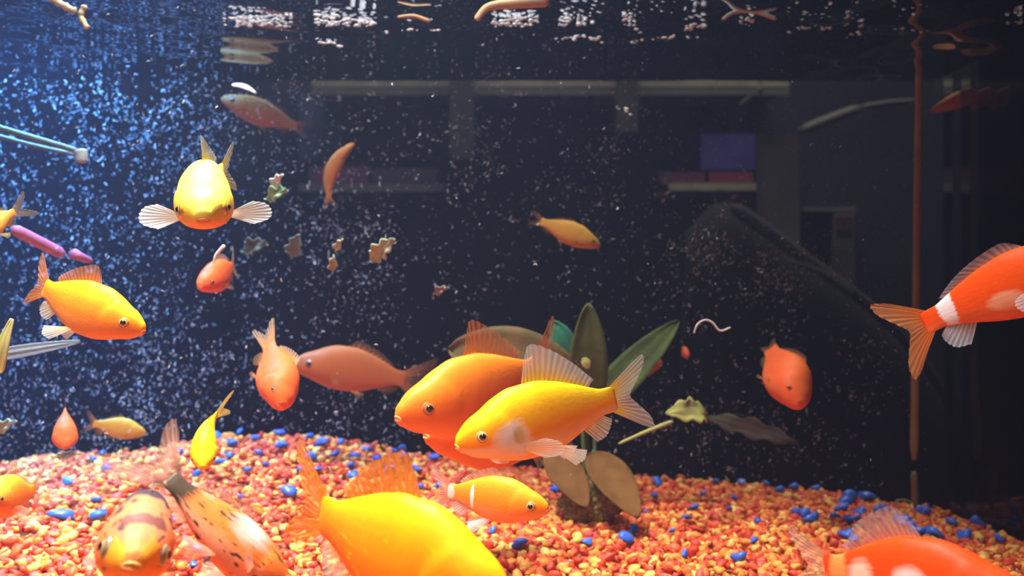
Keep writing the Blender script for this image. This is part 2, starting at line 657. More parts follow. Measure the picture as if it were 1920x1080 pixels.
    # ---- lips: a ring around the mouth opening
    if mouth:
        Vm, Fm = [], []
        ns, nr = 22, 8
        cx = .4 - .006
        for i in range(ns):
            a_ = 2 * math.pi * i / ns
            ry, rz = .024 * wide, .010 + .014 * gape
            cyy, czz = math.cos(a_) * ry, math.sin(a_) * rz - .006 - (.006 * (math.cos(a_) ** 2))
            for j in range(nr):
                b_ = 2 * math.pi * j / nr
                rr = .0085
                Vm.append((cx + rr * math.sin(b_) - .010 * math.cos(a_) ** 2, cyy + math.cos(a_) * rr * math.cos(b_), czz + math.sin(a_) * rr * math.cos(b_)))
        for i in range(ns):
            for j in range(nr):
                Fm.append((i * nr + j, i * nr + (j + 1) % nr, ((i + 1) % ns) * nr + (j + 1) % nr, ((i + 1) % ns) * nr + j))
        lips = mesh_obj('mouth', bend(Vm) * S, Fm, simple('lip', mouth, .5), root)
        Vd = [(cx + .001 - .010 * math.cos(a) ** 2, math.cos(a) * .023 * wide, math.sin(a) * (.008 + .013 * gape) - .006 - .006 * math.cos(a) ** 2) for a in np.linspace(0, 2 * math.pi, 17)[:-1]]
        mesh_obj('mouth_opening', bend(Vd) * S, [tuple(range(16))], M_LIPDARK, lips)
    return root


# ------------------------------------------------------------------ tank shell, water, gravel
m_glass, nt = new_mat('clear_glass')
o_ = nd(nt, 'ShaderNodeOutputMaterial')
t_ = nd(nt, 'ShaderNodeBsdfTransparent')
t_.inputs[0].default_value = (.97, .985, .98, 1)
nt.links.new(t_.outputs[0], o_.inputs[0])
m_black = simple('black_plastic', (.012, .012, .014), .4)
m_dark = simple('dark_wall', (.010, .012, .022), .9, noise=(.004, .004, .010), nscale=3)

XL = -.50
box('floor', ((XL + RIGHT) / 2, .35, -.006), (RIGHT - XL, .52, .012), m_black)['kind'] = 'structure'
box('window_1', ((XL + RIGHT) / 2, .095, .17), (RIGHT - XL, .006, .34), m_glass)['kind'] = 'structure'
box('window_2', ((XL + RIGHT) / 2, BACK + .004, .17), (RIGHT - XL, .006, .34), m_glass)['kind'] = 'structure'
box('wall_left', (XL - .004, .35, .17), (.006, .52, .34), simple('left_pane', (.02, .05, .09), .3))['kind'] = 'structure'
# right pane: real glass that mirrors the gravel at a low angle
m_rg, nt = new_mat('side_glass')
o_ = nd(nt, 'ShaderNodeOutputMaterial')
t_ = nd(nt, 'ShaderNodeBsdfTransparent')
g_ = nd(nt, 'ShaderNodeBsdfGlossy')
g_.inputs['Roughness'].default_value = .04
fr = nd(nt, 'ShaderNodeFresnel')
fr.inputs[0].default_value = 1.35
mx = nd(nt, 'ShaderNodeMixShader')
nt.links.new(fr.outputs[0], mx.inputs[0])
nt.links.new(t_.outputs[0], mx.inputs[1])
nt.links.new(g_.outputs[0], mx.inputs[2])
nt.links.new(mx.outputs[0], o_.inputs[0])
v = [(RIGHT, .098, 0), (RIGHT, BACK, 0), (RIGHT, BACK, .34), (RIGHT, .098, .34)]
box('window_3', (RIGHT + .004, .35, .17), (.006, .50, .34), m_rg)['kind'] = 'structure'

# water: a clear, slightly milky body
m_w, nt = new_mat('tank_water')
o_ = nd(nt, 'ShaderNodeOutputMaterial')
vs = nd(nt, 'ShaderNodeVolumeScatter')
vs.inputs['Color'].default_value = (.38, .52, .95, 1)
vs.inputs['Density'].default_value = .085
vs.inputs['Anisotropy'].default_value = .25
va = nd(nt, 'ShaderNodeVolumeAbsorption')
va.inputs['Color'].default_value = (.45, .42, .45, 1)
va.inputs['Density'].default_value = 1.6
ads = nd(nt, 'ShaderNodeAddShader')
nt.links.new(vs.outputs[0], ads.inputs[0])
nt.links.new(va.outputs[0], ads.inputs[1])
nt.links.new(ads.outputs[0], o_.inputs['Volume'])
wb = box('water', ((XL + RIGHT) / 2, .349, (SURF + .004) / 2), (RIGHT - XL - .001, .498, SURF + .004), m_w)
tag(wb, kind='structure')

# rippled surface, seen from below it mirrors the tank
m_s, nt = new_mat('water_surface')
o_ = nd(nt, 'ShaderNodeOutputMaterial')
t_ = nd(nt, 'ShaderNodeBsdfTransparent')
g_ = nd(nt, 'ShaderNodeBsdfGlossy')
g_.inputs['Roughness'].default_value = .03
g_.inputs['Color'].default_value = (.75, .78, .85, 1)
fr = nd(nt, 'ShaderNodeFresnel')
fr.inputs[0].default_value = 1.33
mx = nd(nt, 'ShaderNodeMixShader')
nt.links.new(fr.outputs[0], mx.inputs[0])
nt.links.new(t_.outputs[0], mx.inputs[1])
nt.links.new(g_.outputs[0], mx.inputs[2])
nt.links.new(mx.outputs[0], o_.inputs[0])
nx, ny = 220, 150
V = []
for j in range(ny):
    for i in range(nx):
        x = XL + (RIGHT - XL) * i / (nx - 1)
        y = .099 + (BACK - .001 - .099) * j / (ny - 1)
        near = 1 - .65 * max(0, min(1, (y - .42) / .16))
        z = SURF + near * (.00055 * math.sin(70 * x + 30 * y) + .0005 * math.sin(-45 * x + 95 * y + 1) + .00035 * math.sin(160 * x + 60 * y + 2) + .0003 * math.sin(190 * y - 80 * x))
        V.append((x, y, z))
F = [(j * nx + i, j * nx + i + 1, (j + 1) * nx + i + 1, (j + 1) * nx + i) for j in range(ny - 1) for i in range(nx - 1)]
tag(mesh_obj('water_surface', V, F, m_s), kind='structure')


# gravel bed
BX = [-.36, -.31, -.24, -.20, -.13, -.05, .02, .12, .20, .27, .29]
BPY = [880, 850, 838, 812, 815, 850, 880, 893, 915, 945, 948]
BZ = [CZ + (540 - q) / FPX * .6 for q in BPY]


def H(x, y):
    zb = np.interp(x, BX, BZ)
    zf = np.interp(x, [-.3, 0, .3], [.060, .058, .048])
    k = np.clip((y - .30) / .30, 0, 1)
    k = k * k * (3 - 2 * k)
    return zf + (zb - zf) * k + .0016 * np.sin(31 * x + 3) * np.cos(27 * y + 1)


def on_gravel(px, py):
    lo, hi = .16, .6
    for d in np.linspace(.16, .6, 400):
        p = P(px, py, d)
        if p.z <= float(H(p.x, p.y)):
            return Vector((p.x, p.y, float(H(p.x, p.y)))), d
    p = P(px, py, .592)
    return Vector((p.x, .592, float(H(p.x, .592)))), .592


m_bed = simple('gravel_bed', (.45, .10, .03), .9)
V, F = [], []
nx, ny = 90, 60
for j in range(ny):
    for i in range(nx):
        x = XL + .001 + (RIGHT - XL - .003) * i / (nx - 1)
        y = .1 + (.495) * j / (ny - 1)
        V.append((x, y, float(H(x, y)) - .0035))
for j in range(ny):
    for i in range(nx):
        V.append((V[j * nx + i][0], V[j * nx + i][1], .0005))
F = [(j * nx + i, j * nx + i + 1, (j + 1) * nx + i + 1, (j + 1) * nx + i) for j in range(ny - 1) for i in range(nx - 1)]

# icosphere templates
import bmesh
bm = bmesh.new()
bmesh.ops.create_icosphere(bm, subdivisions=2, radius=1)
IV = np.array([v.co[:] for v in bm.verts])
IF = np.array([[v.index for v in f.verts] for f in bm.faces])
bm.free()


def pebble_shape(seed, angular=.25):
    r = np.random.RandomState(seed)
    v = IV.copy()
    for _ in range(4):
        dct = r.normal(size=3)
        dct /= np.linalg.norm(dct)
        off = r.uniform(.45, .8)
        dd = v @ dct - off
        v = v - np.outer(np.maximum(dd, 0) * .85, dct)
    for _ in range(3):
        k = r.normal(size=3) * 1.8
        v = v * (1 + angular * .5 * np.sin(v @ k + r.uniform(0, 6)))[:, None]
    return v


SH = [pebble_shape(s, .35) for s in range(24)]
nst = 22500
xs = rs.uniform(-.46, RIGHT - .004, nst)
ys = .16 + .435 * rs.uniform(0, 1, nst) ** .9
keep = (xs < ys * .62 + .02) & (xs > -ys * .62 - .12)
xs, ys = xs[keep], ys[keep]
ns = len(xs)
size = rs.uniform(.0014, .0029, ns)
zz = H(xs, ys) - .0012 + rs.uniform(-.0010, .0014, ns)
AV = np.zeros((ns, len(IV), 3), np.float32)
for k in range(ns):
    s = SH[rs.randint(24)]
    q = rs.normal(size=4)
    q /= np.linalg.norm(q)
    w, a, b, c = q
    Rm = np.array([[1 - 2 * (b * b + c * c), 2 * (a * b - c * w), 2 * (a * c + b * w)], [2 * (a * b + c * w), 1 - 2 * (a * a + c * c), 2 * (b * c - a * w)], [2 * (a * c - b * w), 2 * (b * c + a * w), 1 - 2 * (a * a + b * b)]])
    st = s * np.array([1.25, .95, .75]) * size[k]
    AV[k] = (st @ Rm.T) * np.array([1, 1, .8]) + np.array([xs[k], ys[k], zz[k]])
nvp, nfp = len(IV), len(IF)
AF = (IF[None] + (np.arange(ns) * nvp)[:, None, None]).reshape(-1, 3)
gravel_mats = [simple('gravel_' + n_, c, .5, spec=.35, noise=c2, nscale=350) for n_, c, c2 in (
    ('red', (.72, .075, .022), (.6, .05, .02)), ('orange_red', (.85, .17, .035), (.75, .11, .025)), ('orange', (.93, .34, .05), (.9, .26, .04)),
    ('amber', (.97, .50, .10), (.93, .40, .07)), ('yellow', (.98, .68, .18), (.98, .55, .12)), ('pink_red', (.80, .12, .08), (.75, .10, .06)))]
mi = rs.choice(6, ns, p=[.26, .22, .18, .16, .08, .10])
me = bpy.data.meshes.new('gravel')
me.vertices.add(ns * nvp + len(V))
me.vertices.foreach_set('co', np.concatenate([AV.reshape(-1), np.array(V, np.float32).ravel()]))
nq = len(F)
tot = len(AF) * 3 + nq * 4
me.loops.add(tot)
me.loops.foreach_set('vertex_index', np.concatenate([AF.ravel(), (np.array(F) + ns * nvp).ravel()]).astype(np.int32))
me.polygons.add(len(AF) + nq)
me.polygons.foreach_set('loop_start', np.concatenate([np.arange(len(AF)) * 3, len(AF) * 3 + np.arange(nq) * 4]).astype(np.int32))
me.polygons.foreach_set('material_index', np.concatenate([np.repeat(mi, nfp), np.full(nq, 6)]).astype(np.int32))
me.polygons.foreach_set('use_smooth', np.ones(len(AF) + nq, bool))
for mm in gravel_mats + [m_bed]:
    me.materials.append(mm)
me.update(calc_edges=True)
gr = bpy.data.objects.new('gravel', me)
COL.objects.link(gr)
tag(gr, 'orange, red and yellow gravel bed covering the bottom of the tank', 'gravel', kind='stuff')

# blue stones
m_blue = [simple('blue_stone', (.035, .12, .75), .35, noise=(.06, .22, .88), nscale=200, spec=.5, coat=.3),
          simple('deep_blue_stone', (.05, .08, .45), .35, noise=(.08, .13, .55), nscale=200, spec=.5, coat=.3)]
BM = []
for k in range(8):
    s = pebble_shape(100 + k, .3) * np.array([1, .8, .6])
    me = bpy.data.meshes.new('blue_pebble')
    me.from_pydata([tuple(q) for q in s], [], [tuple(int(z) for z in q) for q in IF])
    me.polygons.foreach_set('use_smooth', [True] * len(me.polygons))
    me.materials.append(m_blue[0] if k < 5 else m_blue[1])
    BM.append(me)
NAMED = {(113, 975): 'flat bright blue pebble, the long one lying at the left below the paired blue pebbles',
         (179, 948): 'bright blue pointed pebble, upper of two stacked at the left of the gravel',
         (186, 975): 'bright blue flat pebble just below a pointed blue one, left of the mottled fish',
         (320, 981): 'single blue pebble between the mottled frontal fish and the calico tail',
         (450, 938): 'small blue pebble half buried right of the calico fish tail',
         (543, 930): 'large upright blue pebble on open gravel left of the big orange fish tail',
         (375, 1040): 'blue pebble right of the mottled fish, upper of a touching pair',
         (392, 1054): 'blue pebble right of the mottled fish, lower of a touching pair',
         (363, 1068): 'dark blue chip under the touching pair beside the mottled fish',
         (413, 872): 'glinting blue pebble beside the head of the small yellow diving fish',
         (429, 861): 'round blue pebble behind the glinting one by the small yellow diving fish',
         (337, 852): 'glinting grey-blue pebble left of the small yellow diving fish',
         (977, 1027): 'blue pebble with a pale edge right of the big orange fish back',
         (1103, 1025): 'small oval blue pebble left of the largest bright blue pebble',
         (1172, 1017): 'largest bright blue pebble on the open gravel in the lower middle',
         (1190, 1002): 'blue pebble leaning on the back of the largest bright blue pebble',
         (1043, 923): 'blue pebble in front of the snout of the orange and white small fish',
         (922, 1002): 'blue pebble below the white fin of the small orange and white fish',
         (1103, 968): 'small blue pebble right of the small orange and white fish head',
         (1387, 1053): 'blue pebble with a pinkish edge left of the red and white fish tail',
         (203, 886): 'blue pebble alone on the lit edge of the gravel at the left'}
BP = {(113, 975): 19, (179, 948): 14, (186, 975): 17, (320, 981): 11, (450, 938): 9, (543, 930): 19, (375, 1040): 14, (392, 1054): 15, (363, 1068): 9, (413, 872): 11, (429, 861): 11,
      (337, 852): 8, (977, 1027): 16, (1103, 1025): 12, (1172, 1017): 20, (1190, 1002): 12, (1043, 923): 13, (922, 1002): 10, (1103, 968): 9, (1387, 1053): 15, (203, 886): 10}
REST = [(193, 855), (173, 867), (127, 911), (465, 888), (498, 878), (368, 895), (565, 888), (597, 887), (583, 867), (448, 815), (477, 828), (532, 843), (485, 857), (408, 820), (523, 818), (607, 833),
        (580, 824), (437, 838), (603, 840), (658, 880), (662, 897), (627, 857), (667, 862), (730, 887), (740, 852), (757, 862), (783, 888), (787, 919), (822, 917), (813, 862), (707, 867), (753, 846),
        (640, 835), (690, 850), (1235, 910), (1167, 932), (1228, 936), (1320, 930), (1377, 938), (1366, 960), (1302, 957), (1288, 977), (1423, 985), (1413, 1022), (1497, 968), (1520, 980), (1508, 973),
        (1530, 922), (1577, 960), (1583, 950), (1600, 982), (1628, 940), (1593, 940), (1588, 1010), (1603, 1018), (1657, 960), (1645, 962), (1727, 962), (1735, 967), (1707, 990), (1720, 1003), (1797, 945),
        (1795, 957), (1785, 987), (1832, 987), (1807, 1013), (1753, 1010), (1827, 930), (1873, 1017), (1437, 912), (1343, 908), (1390, 910), (1487, 920), (1260, 1002), (1285, 1048), (1210, 965), (1860, 985),
        (1690, 985), (1460, 925), (1565, 975), (1612, 968)]


def blue(px, py, r, label, group):
    p, d = on_gravel(px, py)
    o = bpy.data.objects.new('blue_pebble', BM[rnd.randrange(5 if py > 900 else 8)])
    COL.objects.link(o)
    s = r / FPX * d
    o.scale = (s * rnd.uniform(.9, 1.2), s, s * rnd.uniform(.8, 1.2))
    o.rotation_euler = (rnd.uniform(-.4, .4), rnd.uniform(-.4, .4), rnd.uniform(0, 6.28))
    o.location = p + Vector((0, 0, s * .30 + .0012))
    tag(o, label, 'pebble', group)


for k, r in BP.items():
    blue(k[0], k[1], r, NAMED[k], 'blue pebbles among the gravel')
LAND = [(383, 880, 'the small yellow diving goldfish'), (525, 800, 'the slim salmon red diving goldfish'), (610, 858, 'the biggest golden goldfish tail'),
        (700, 888, 'the biggest golden goldfish dorsal fin'), (800, 850, 'the chin of the plain orange goldfish'), (122, 855, 'the small orange downward fish'),
        (560, 845, 'the dip of gravel under the dim long orange fish'), (462, 880, 'the middle gravel between yellow diver and golden tail'), (1570, 960, 'the big blue cluster left of the rod'),
        (1110, 905, 'the plant root clump'), (1172, 1017, 'the largest bright blue pebble'), (1716, 950, 'the foot of the tan rod'), (1650, 985, 'the dorsal fin of the bottom red goldfish'),
        (1480, 1050, 'the tail of the bottom red goldfish'), (1450, 860, 'the decaying grey brown leaf blade'), (1870, 985, 'the far right rear end of the gravel'),
        (1340, 960, 'the middle gravel between plant and rod')]
ORD = ['nearest', 'second nearest', 'third nearest', 'fourth nearest', 'fifth nearest', 'sixth nearest', 'seventh nearest', 'eighth nearest', 'ninth nearest', 'tenth nearest', 'eleventh nearest', 'twelfth nearest', 'thirteenth nearest', 'fourteenth nearest', 'fifteenth nearest'] + ['one of the farther ones near'] * 60
near_ = {}
for p_ in REST:
    l_ = min(LAND, key=lambda q: math.hypot(q[0] - p_[0], (q[1] - p_[1]) * 1.5))
    near_.setdefault(l_, []).append(p_)
for l_, ps_ in near_.items():
    rk_ = sorted(REST, key=lambda p_: math.hypot(l_[0] - p_[0], (l_[1] - p_[1]) * 1.5))
    for px, py in ps_:
        k = rk_.index((px, py))
        lb = 'dull blue pebble, %s to %s' % (ORD[k], l_[2])
        if px < 840:
            gp, r = 'blue pebbles along the back left of the gravel', rnd.uniform(8, 13)
        elif py < 935:
            gp, r = 'blue pebbles at the far right edge of the gravel', rnd.uniform(8, 12)
        elif px < 1480:
            gp, r = 'blue pebbles right of the plant', rnd.uniform(6, 11)
        else:
            gp, r = 'blue pebbles of the patch at the right', rnd.uniform(11, 19)
        blue(px, py, r, lb, gp)

# ------------------------------------------------------------------ fish
Y = (.98, .62, .015)
YO = (.98, .48, .01)
OR = (.95, .24, .015)
OD = (.88, .15, .015)
RD = (.90, .085, .008)
WH = (.93, .85, .85)
fy = fin_mat('fin_yellow', (.98, .62, .04), (.85, .78, .62), .95, .6, 16, edge=(.82, .84, .92))
fy2 = fin_mat('fin_pale', (.95, .72, .35), (.93, .88, .80), .9, .62, 10)
fw = fin_mat('fin_white', (.95, .88, .7), (.9, .93, .97), .98, .8, 9)
fo = fin_mat('fin_orange', (.92, .28, .03), (.88, .34, .12), .95, .55, 14)
fo2 = fin_mat('fin_orange_pale', (.92, .38, .10), (.90, .62, .40), .9, .4, 12)
fr_ = fin_mat('fin_rose', (.92, .42, .25), (.92, .60, .52), .9, .55, 14)
frd = fin_mat('fin_red_orange', (.85, .20, .03), (.72, .30, .12), .97, .75, 14)
fgr = fin_mat('fin_mauve', (.75, .3, .2), (.65, .5, .55), .85, .5, 16)
fdim = fin_mat('fin_dim', (.62, .24, .08), (.55, .28, .14), .85, .3, 10)
fdark = fin_mat('fin_dark_edge', (.14, .08, .05), (.70, .36, .28), .95, .6, 14, edge=(.35, .2, .15))

s_main = fish_skin('skin_yellow_white_cheek', (1.0, .62, .004), (.98, .34, .004), (.93, .50, .22),
                   patches=[(.32, -.30, .10, .50, (.78, .76, .76), .7), (.16, -.70, .15, .34, (.90, .66, .45), .7), (.36, -.15, .035, .22, (.62, .50, .25), .6)])
s_or = fish_skin('skin_orange', (.95, .26, .015), (.92, .20, .015), (.93, .30, .06))
s_or2 = fish_skin('skin_orange_yellow', (1.0, .46, .01), (.96, .25, .012), (.96, .36, .06))
s_yel = fish_skin('skin_yellow', (1.0, .80, .10), (1.0, .60, .02), (.98, .42, .03))
s_yel2 = fish_skin('skin_bright_yellow', (1.0, .62, .005), (1.0, .60, .005), (.98, .45, .01))
s_red = fish_skin('skin_red', (.88, .15, .03), (.88, .13, .03), (.9, .2, .06))
s_big = fish_skin('skin_gold_orange', (1.0, .48, .004), (1.0, .26, .004), (.98, .20, .01), blotch=((1.0, .52, .004), 9, .63))
s_dim = fish_skin('skin_dull_brown_orange', (.50, .16, .05), (.50, .155, .05), (.52, .18, .07))
s_tan = fish_skin('skin_tan', (.50, .22, .06), (.55, .22, .05), (.52, .22, .06))
s_dimy = fish_skin('skin_dull_yellow', (.80, .45, .06), (.80, .42, .06), (.80, .4, .1))
s_ygr = fish_skin('skin_pale_yellow', (.90, .62, .12), (.92, .52, .08), (.95, .42, .08))
s_mot = fish_skin('skin_mottled', (.72, .17, .07), (.80, .19, .03), (.88, .30, .03),
                  patches=[(.50, .85, .12, .35, (.045, .035, .05), .3), (.30, .62, .035, .16, (.06, .04, .05), .35), (.20, .95, .03, .25, (.16, .05, .04), .4), (.04, .1, .08, .7, (.90, .33, .02), .6)],
                  blotch=((.10, .04, .04), 6.5, .60), amp=2.4)
s_cal = fish_skin('skin_calico', (.75, .17, .03), (.78, .18, .03), (.85, .30, .16),
                  patches=[(.97, .2, .11, 1.6, (.06, .035, .02), .5), (.50, .55, .10, .42, (.55, .47, .44), 1.2), (.80, .9, .05, .4, (.4, .2, .1), .4)],
                  blotch=((.08, .035, .015), 8, .57), amp=1.8)
s_rw = fish_skin('skin_red_white', (.90, .085, .003), (.90, .10, .005), (.88, .20, .06),
                 patches=[(.885, .3, .045, 1.4, (.92, .84, .88), .28), (.60, -.35, .08, .3, (.93, .42, .26), .5)])
s_rw2 = fish_skin('skin_red_white_back', (.84, .065, .004), (.86, .07, .006), (.85, .2, .08),
                  patches=[(.78, .10, .07, .45, (.80, .55, .42), .9), (.50, .05, .08, .38, (.82, .66, .62), .7), (.22, .1, .07, .35, (.80, .62, .62), .7), (.93, .0, .06, 1.2, (.75, .3, .08), .5)])
s_ow = fish_skin('skin_orange_white_band', (.98, .36, .015), (.96, .30, .02), (.95, .42, .16),
                 patches=[(.74, .0, .020, .75, (.95, .88, .85), .35), (1.0, 0, .05, .9, (.95, .75, .68), .4)])

goldfish(975, 799, .27, 318, (-.93, -.28, -.22), s_main, fy, 'large yellow goldfish with white gill cover and striped fins, facing the orange fish', deep=1.0, side=-.1,
         dorsal=1.35, dorsal_lean=.01, tail=.85, tail_spread=.92, pect=(1.15, .0), pect_out=(.25, .3), pelvic=1.0, anal=1.0, eye=(.85, .68, .30), ring=(.98, .75, .35), fin2=fy2, up=-.08, mouth=(.98, .75, .1))
goldfish(862, 752, .34, 345, (-.82, -.20, -.52), s_or, fo, 'plain deep orange goldfish just behind the large yellow one, pale lips forward', deep=1.0, side=-.35, up=.25,
         dorsal=1.15, tail=1.0, tail_spread=.9, pect=(1, 1), pelvic=1, eye=(.80, .26, .05), ring=(.75, .35, .12), mouth=(.95, .40, .14), fin2=fo)
goldfish(905, 812, .37, 320, (-.80, -.02, -.58), s_or, fo2, 'orange goldfish mostly hidden beneath the plain orange one, only chin and belly showing', deep=1.05, side=-.2,
         dorsal=.7, tail=.8, eye=(.8, .3, .06), fin2=fo2, mouth=(.95, .4, .14), pect=(.7, .7))
goldfish(186, 590, .30, 232, (.84, -.34, -.42), s_or2, fo, 'orange goldfish with raised pinkish dorsal fin swimming above the gravel near the glass strip', deep=1.0, side=.75, up=.10,
         dorsal=.85, tail=.85, tail_spread=.95, pect=(.6, 0), pect_out=(.2, .2), pelvic=1.2, eye=(.9, .42, .05), ring=(.98, .62, .15), fin2=fy2, eye_size=1.15, mouth=(.95, .3, .1))
goldfish(384, 374, .28, 262, (-.02, -.34, -.93), s_yel, fin_mat('fin_yellow_clear', (.98, .75, .05), (.9, .88, .6), .98, .45, 12),
         'pale yellow goldfish coming head-on with white pectoral fins spread wide', deep=1.05, wide=1.8, side=.55, up=-.05, dorsal=1.1, tail=.75, tail_spread=.8, pect=(1.5, 1.5),
         pect_out=(.93, .93), pelvic=.8, anal=.7, eye=(.8, .45, .03), ring=(.9, .55, .05), eye_size=1.35, fin2=fw, mouth=(.88, .30, .02), roll=5)
goldfish(404, 522, .45, 140, (-.50, -.28, -.80), s_red, fo2, 'small salmon orange goldfish under a white thread, below the head-on yellow fish', deep=.95, wide=1.3, side=-.4, dorsal=.6, tail=.7,
         eye=(.6, .2, .05), ring=(.7, .3, .1), fin2=fdim, mouth=(.9, .25, .1), pect=(.6, .6), pelvic=.6)
goldfish(-22, 428, .34, 112, (-.45, -.35, -.80), s_ygr, fin_mat('fin_yellow_green', (.85, .62, .15), (.6, .58, .25), .9, .6, 12), 'pale yellow goldfish cut by the left picture edge with upright tail, by the purple stalk',
         deep=1, wide=1.3, side=.75, up=.35, dorsal=.7, tail=1.1, pect=(.5, .5))
goldfish(519, 717, .40, 175, (.12, -.66, -.74), s_red, fo2, 'slim salmon red goldfish diving head down beside the dim long orange one', deep=1.05, wide=1.8, dorsal=.5, tail=1.1, tail_spread=.6,
         side=-.15, eye=(.75, .25, .08), ring=(.6, .3, .1), roll=-50, fin2=fdim, mouth=(.9, .3, .15), pect=(.5, .5), pelvic=.5)
goldfish(632, 692, .52, 205, (-.985, .14, .05), s_dim, fdim, 'dim brownish orange goldfish side-on in the murky back, left of the fish pair', deep=.92, dorsal=.45, tail=.9, up=-.1,
         eye=(.4, .2, .1), ring=(.4, .25, .12), fin2=fdim, mouth=(.6, .25, .1), pect=(.5, .5), pelvic=.5, anal=.5)
goldfish(1082, 444, .53, 118, (.90, -.38, .15), s_dimy, fdim, 'small hazy yellow goldfish alone in the dark water above the plant', deep=.85, dorsal=.3, tail=.7, tail_spread=.5, fin2=fdim,
         eye=(.5, .3, .1), pect=(.4, .4), pelvic=.4, anal=.4, mouth=(.75, .4, .1))
goldfish(470, 206, .592, 140, (-.92, .32, .1), s_tan, fdim, 'dull brown goldfish near the water surface with its mirror image above it', deep=.8, dorsal=.25, tail=.7, tail_spread=.5, up=.08,
         eye=(.35, .2, .1), ring=(.45, .28, .1), fin2=fdim, pect=(.3, .3), pelvic=.4, anal=.4, mouth=(.6, .3, .1))
goldfish(633, 303, .53, 118, (.75, .65, .1), s_tan, fdim, 'thin curved brown orange fish bent like a bow in the upper murk', deep=.52, side=0, dorsal=.25, tail=.6, tail_spread=.5, fin2=fdim,
         eye_size=0, pect=(.3, .3), pelvic=.3, anal=.3, mouth=None, bstart=.05, up=-1.0)
goldfish(383, 836, .35, 135, (-.05, -.78, -.62), s_yel2, fin_mat('fin_yellow_solid', (.95, .68, .03), (.85, .65, .15), .97, .8, 12), 'small bright yellow goldfish diving nose down onto the gravel with raised twisted tail', deep=.85, wide=1.6,
         side=.75, up=-.2, dorsal=.3, tail=1.15, tail_spread=.9, pect=(.4, .4), pelvic=.4, anal=.4, eye=(.7, .4, .03), ring=(.6, .35, .05), mouth=(.98, .5, .03), roll=0, bstart=.35)
goldfish(122, 812, .43, 95, (.0, -.75, -.66), s_red, fdim, 'small orange goldfish heading straight down above a pale green leaf scrap', deep=.95, wide=2.1, dorsal=.4, tail=.5, fin2=fdim, pect=(.4, .4), pelvic=.3,
         eye=(.5, .2, .1), mouth=(.9, .25, .08))
goldfish(236, 806, .52, 92, (.93, -.25, .2), s_dimy, fdim, 'faint yellow goldfish just above the shaded back gravel at the left', deep=.95, dorsal=.4, tail=.7, fin2=fdim, pect=(.3, .3), pelvic=.3, eye_size=.6, mouth=None)
goldfish(6, 935, .26, 190, (-.42, -.06, -.90), fish_skin('skin_orange_peach', (1.0, .42, .03), (.97, .34, .05), (.95, .35, .12)), fr_, 'peach orange goldfish cut by the left picture edge, one black eye showing', deep=.95, wide=1.1,
         side=.1, dorsal=.85, tail=.7, pect=(1.1, .5), pect_out=(.2, .2), eye=(.8, .35, .05), ring=(.9, .45, .1), fin2=fin_mat('fin_peach', (.95, .50, .25), (.95, .75, .62), .9, .6, 9), mouth=(.95, .35, .1))
goldfish(256, 1018, .20, 400, (-.04, -.22, -.97), s_mot, fin_mat('fin_pink_dark', (.75, .4, .35), (.85, .55, .5), .85, .5, 12), 'mottled orange goldfish with grey-black patches facing the viewer above the gravel', deep=.95, wide=1.5, side=.2, up=.1,
         dorsal=.6, tail=.6, tail_spread=.5, pect=(.6, .6), eye=(.32, .26, .16), ring=(.75, .5, .2), eye_size=1.25, mouth=(.95, .42, .12), gape=.15, roll=-14)
goldfish(462, 1045, .215, 330, (.62, -.66, .30), s_cal, fdark, 'calico goldfish with black tail base and white back patch seen from behind', deep=.72, wide=1.1, side=.35, up=.22, dorsal=.55, tail=.95, tail_spread=1.0,
         pect=(1.2, 1.1), pect_out=(.7, .6), pelvic=1.1, fin2=fr_, eye=(.5, .3, .1), mouth=(.9, .3, .1), roll=-28)
goldfish(795, 1068, .20, 480, (.80, -.33, -.48), s_big, fin_mat('fin_orange_solid', (.95, .30, .02), (.92, .30, .05), 1, .85, 12), 'biggest golden orange goldfish, its back filling the bottom edge', deep=1.12, side=.4, up=.06, dorsal=1.0, dorsal_lean=.02, tail=1.0, tail_spread=1.0,
         pect=(.9, .9), eye=(.9, .4, .05), fin2=fy2, mouth=(.95, .35, .06))
goldfish(952, 942, .29, 205, (.93, -.16, -.32), s_ow, fr_, 'small orange goldfish with a thin white band and white fins above the gravel', deep=.95, side=.25, up=-.05, dorsal=.5, tail=.75, tail_spread=.9, pect=(.9, 0),
         pect_out=(.2, .2), pelvic=1.1, anal=.8, eye=(.95, .48, .12), ring=(.98, .65, .3), eye_size=1.2, fin2=fin_mat('fin_pink_white', (.95, .75, .7), (.96, .88, .88), .97, .8, 8), mouth=(.95, .3, .1))
goldfish(1765, 1108, .21, 420, (.90, -.02, -.42), s_rw2, fgr, 'vivid red goldfish with white back spots, cut by the bottom right picture edge', deep=.95, side=.35, dorsal=.85, dorsal_lean=.04, tail=.9, tail_spread=.7, pect=(.8, .8),
         eye=(.9, .3, .1), fin2=fgr, fin_tail=fin_mat('fin_rose_tail', (.72, .35, .2), (.80, .55, .48), .9, .5, 12), mouth=(.95, .3, .1))
goldfish(1972, 518, .25, 410, (.93, .28, -.25), s_rw, fgr, 'red goldfish with a white band before its orange tail, leaving past the tan rod', deep=.72, side=.12, up=-.30, dorsal=.35, tail=.75, tail_spread=.9,
         fin_tail=frd, pelvic=.0, anal=.95, fin2=fin_mat('fin_grey_white', (.75, .65, .68), (.8, .8, .9), .9, .6, 8), eye=(.9, .3, .1), mouth=(.9, .2, .1))
goldfish(1476, 716, .45, 180, (.32, -.60, -.73), s_red, fdim, 'deep red goldfish diving in the dark water left of the tan rod', deep=1.1, wide=1.8, dorsal=.3, tail=.5, tail_spread=.4, side=.15, roll=-45, fin2=fdim,
         eye=(.35, .1, .04), ring=(.4, .15, .05), pect=(.4, .4), pelvic=.4, anal=.4, mouth=(.8, .15, .05))
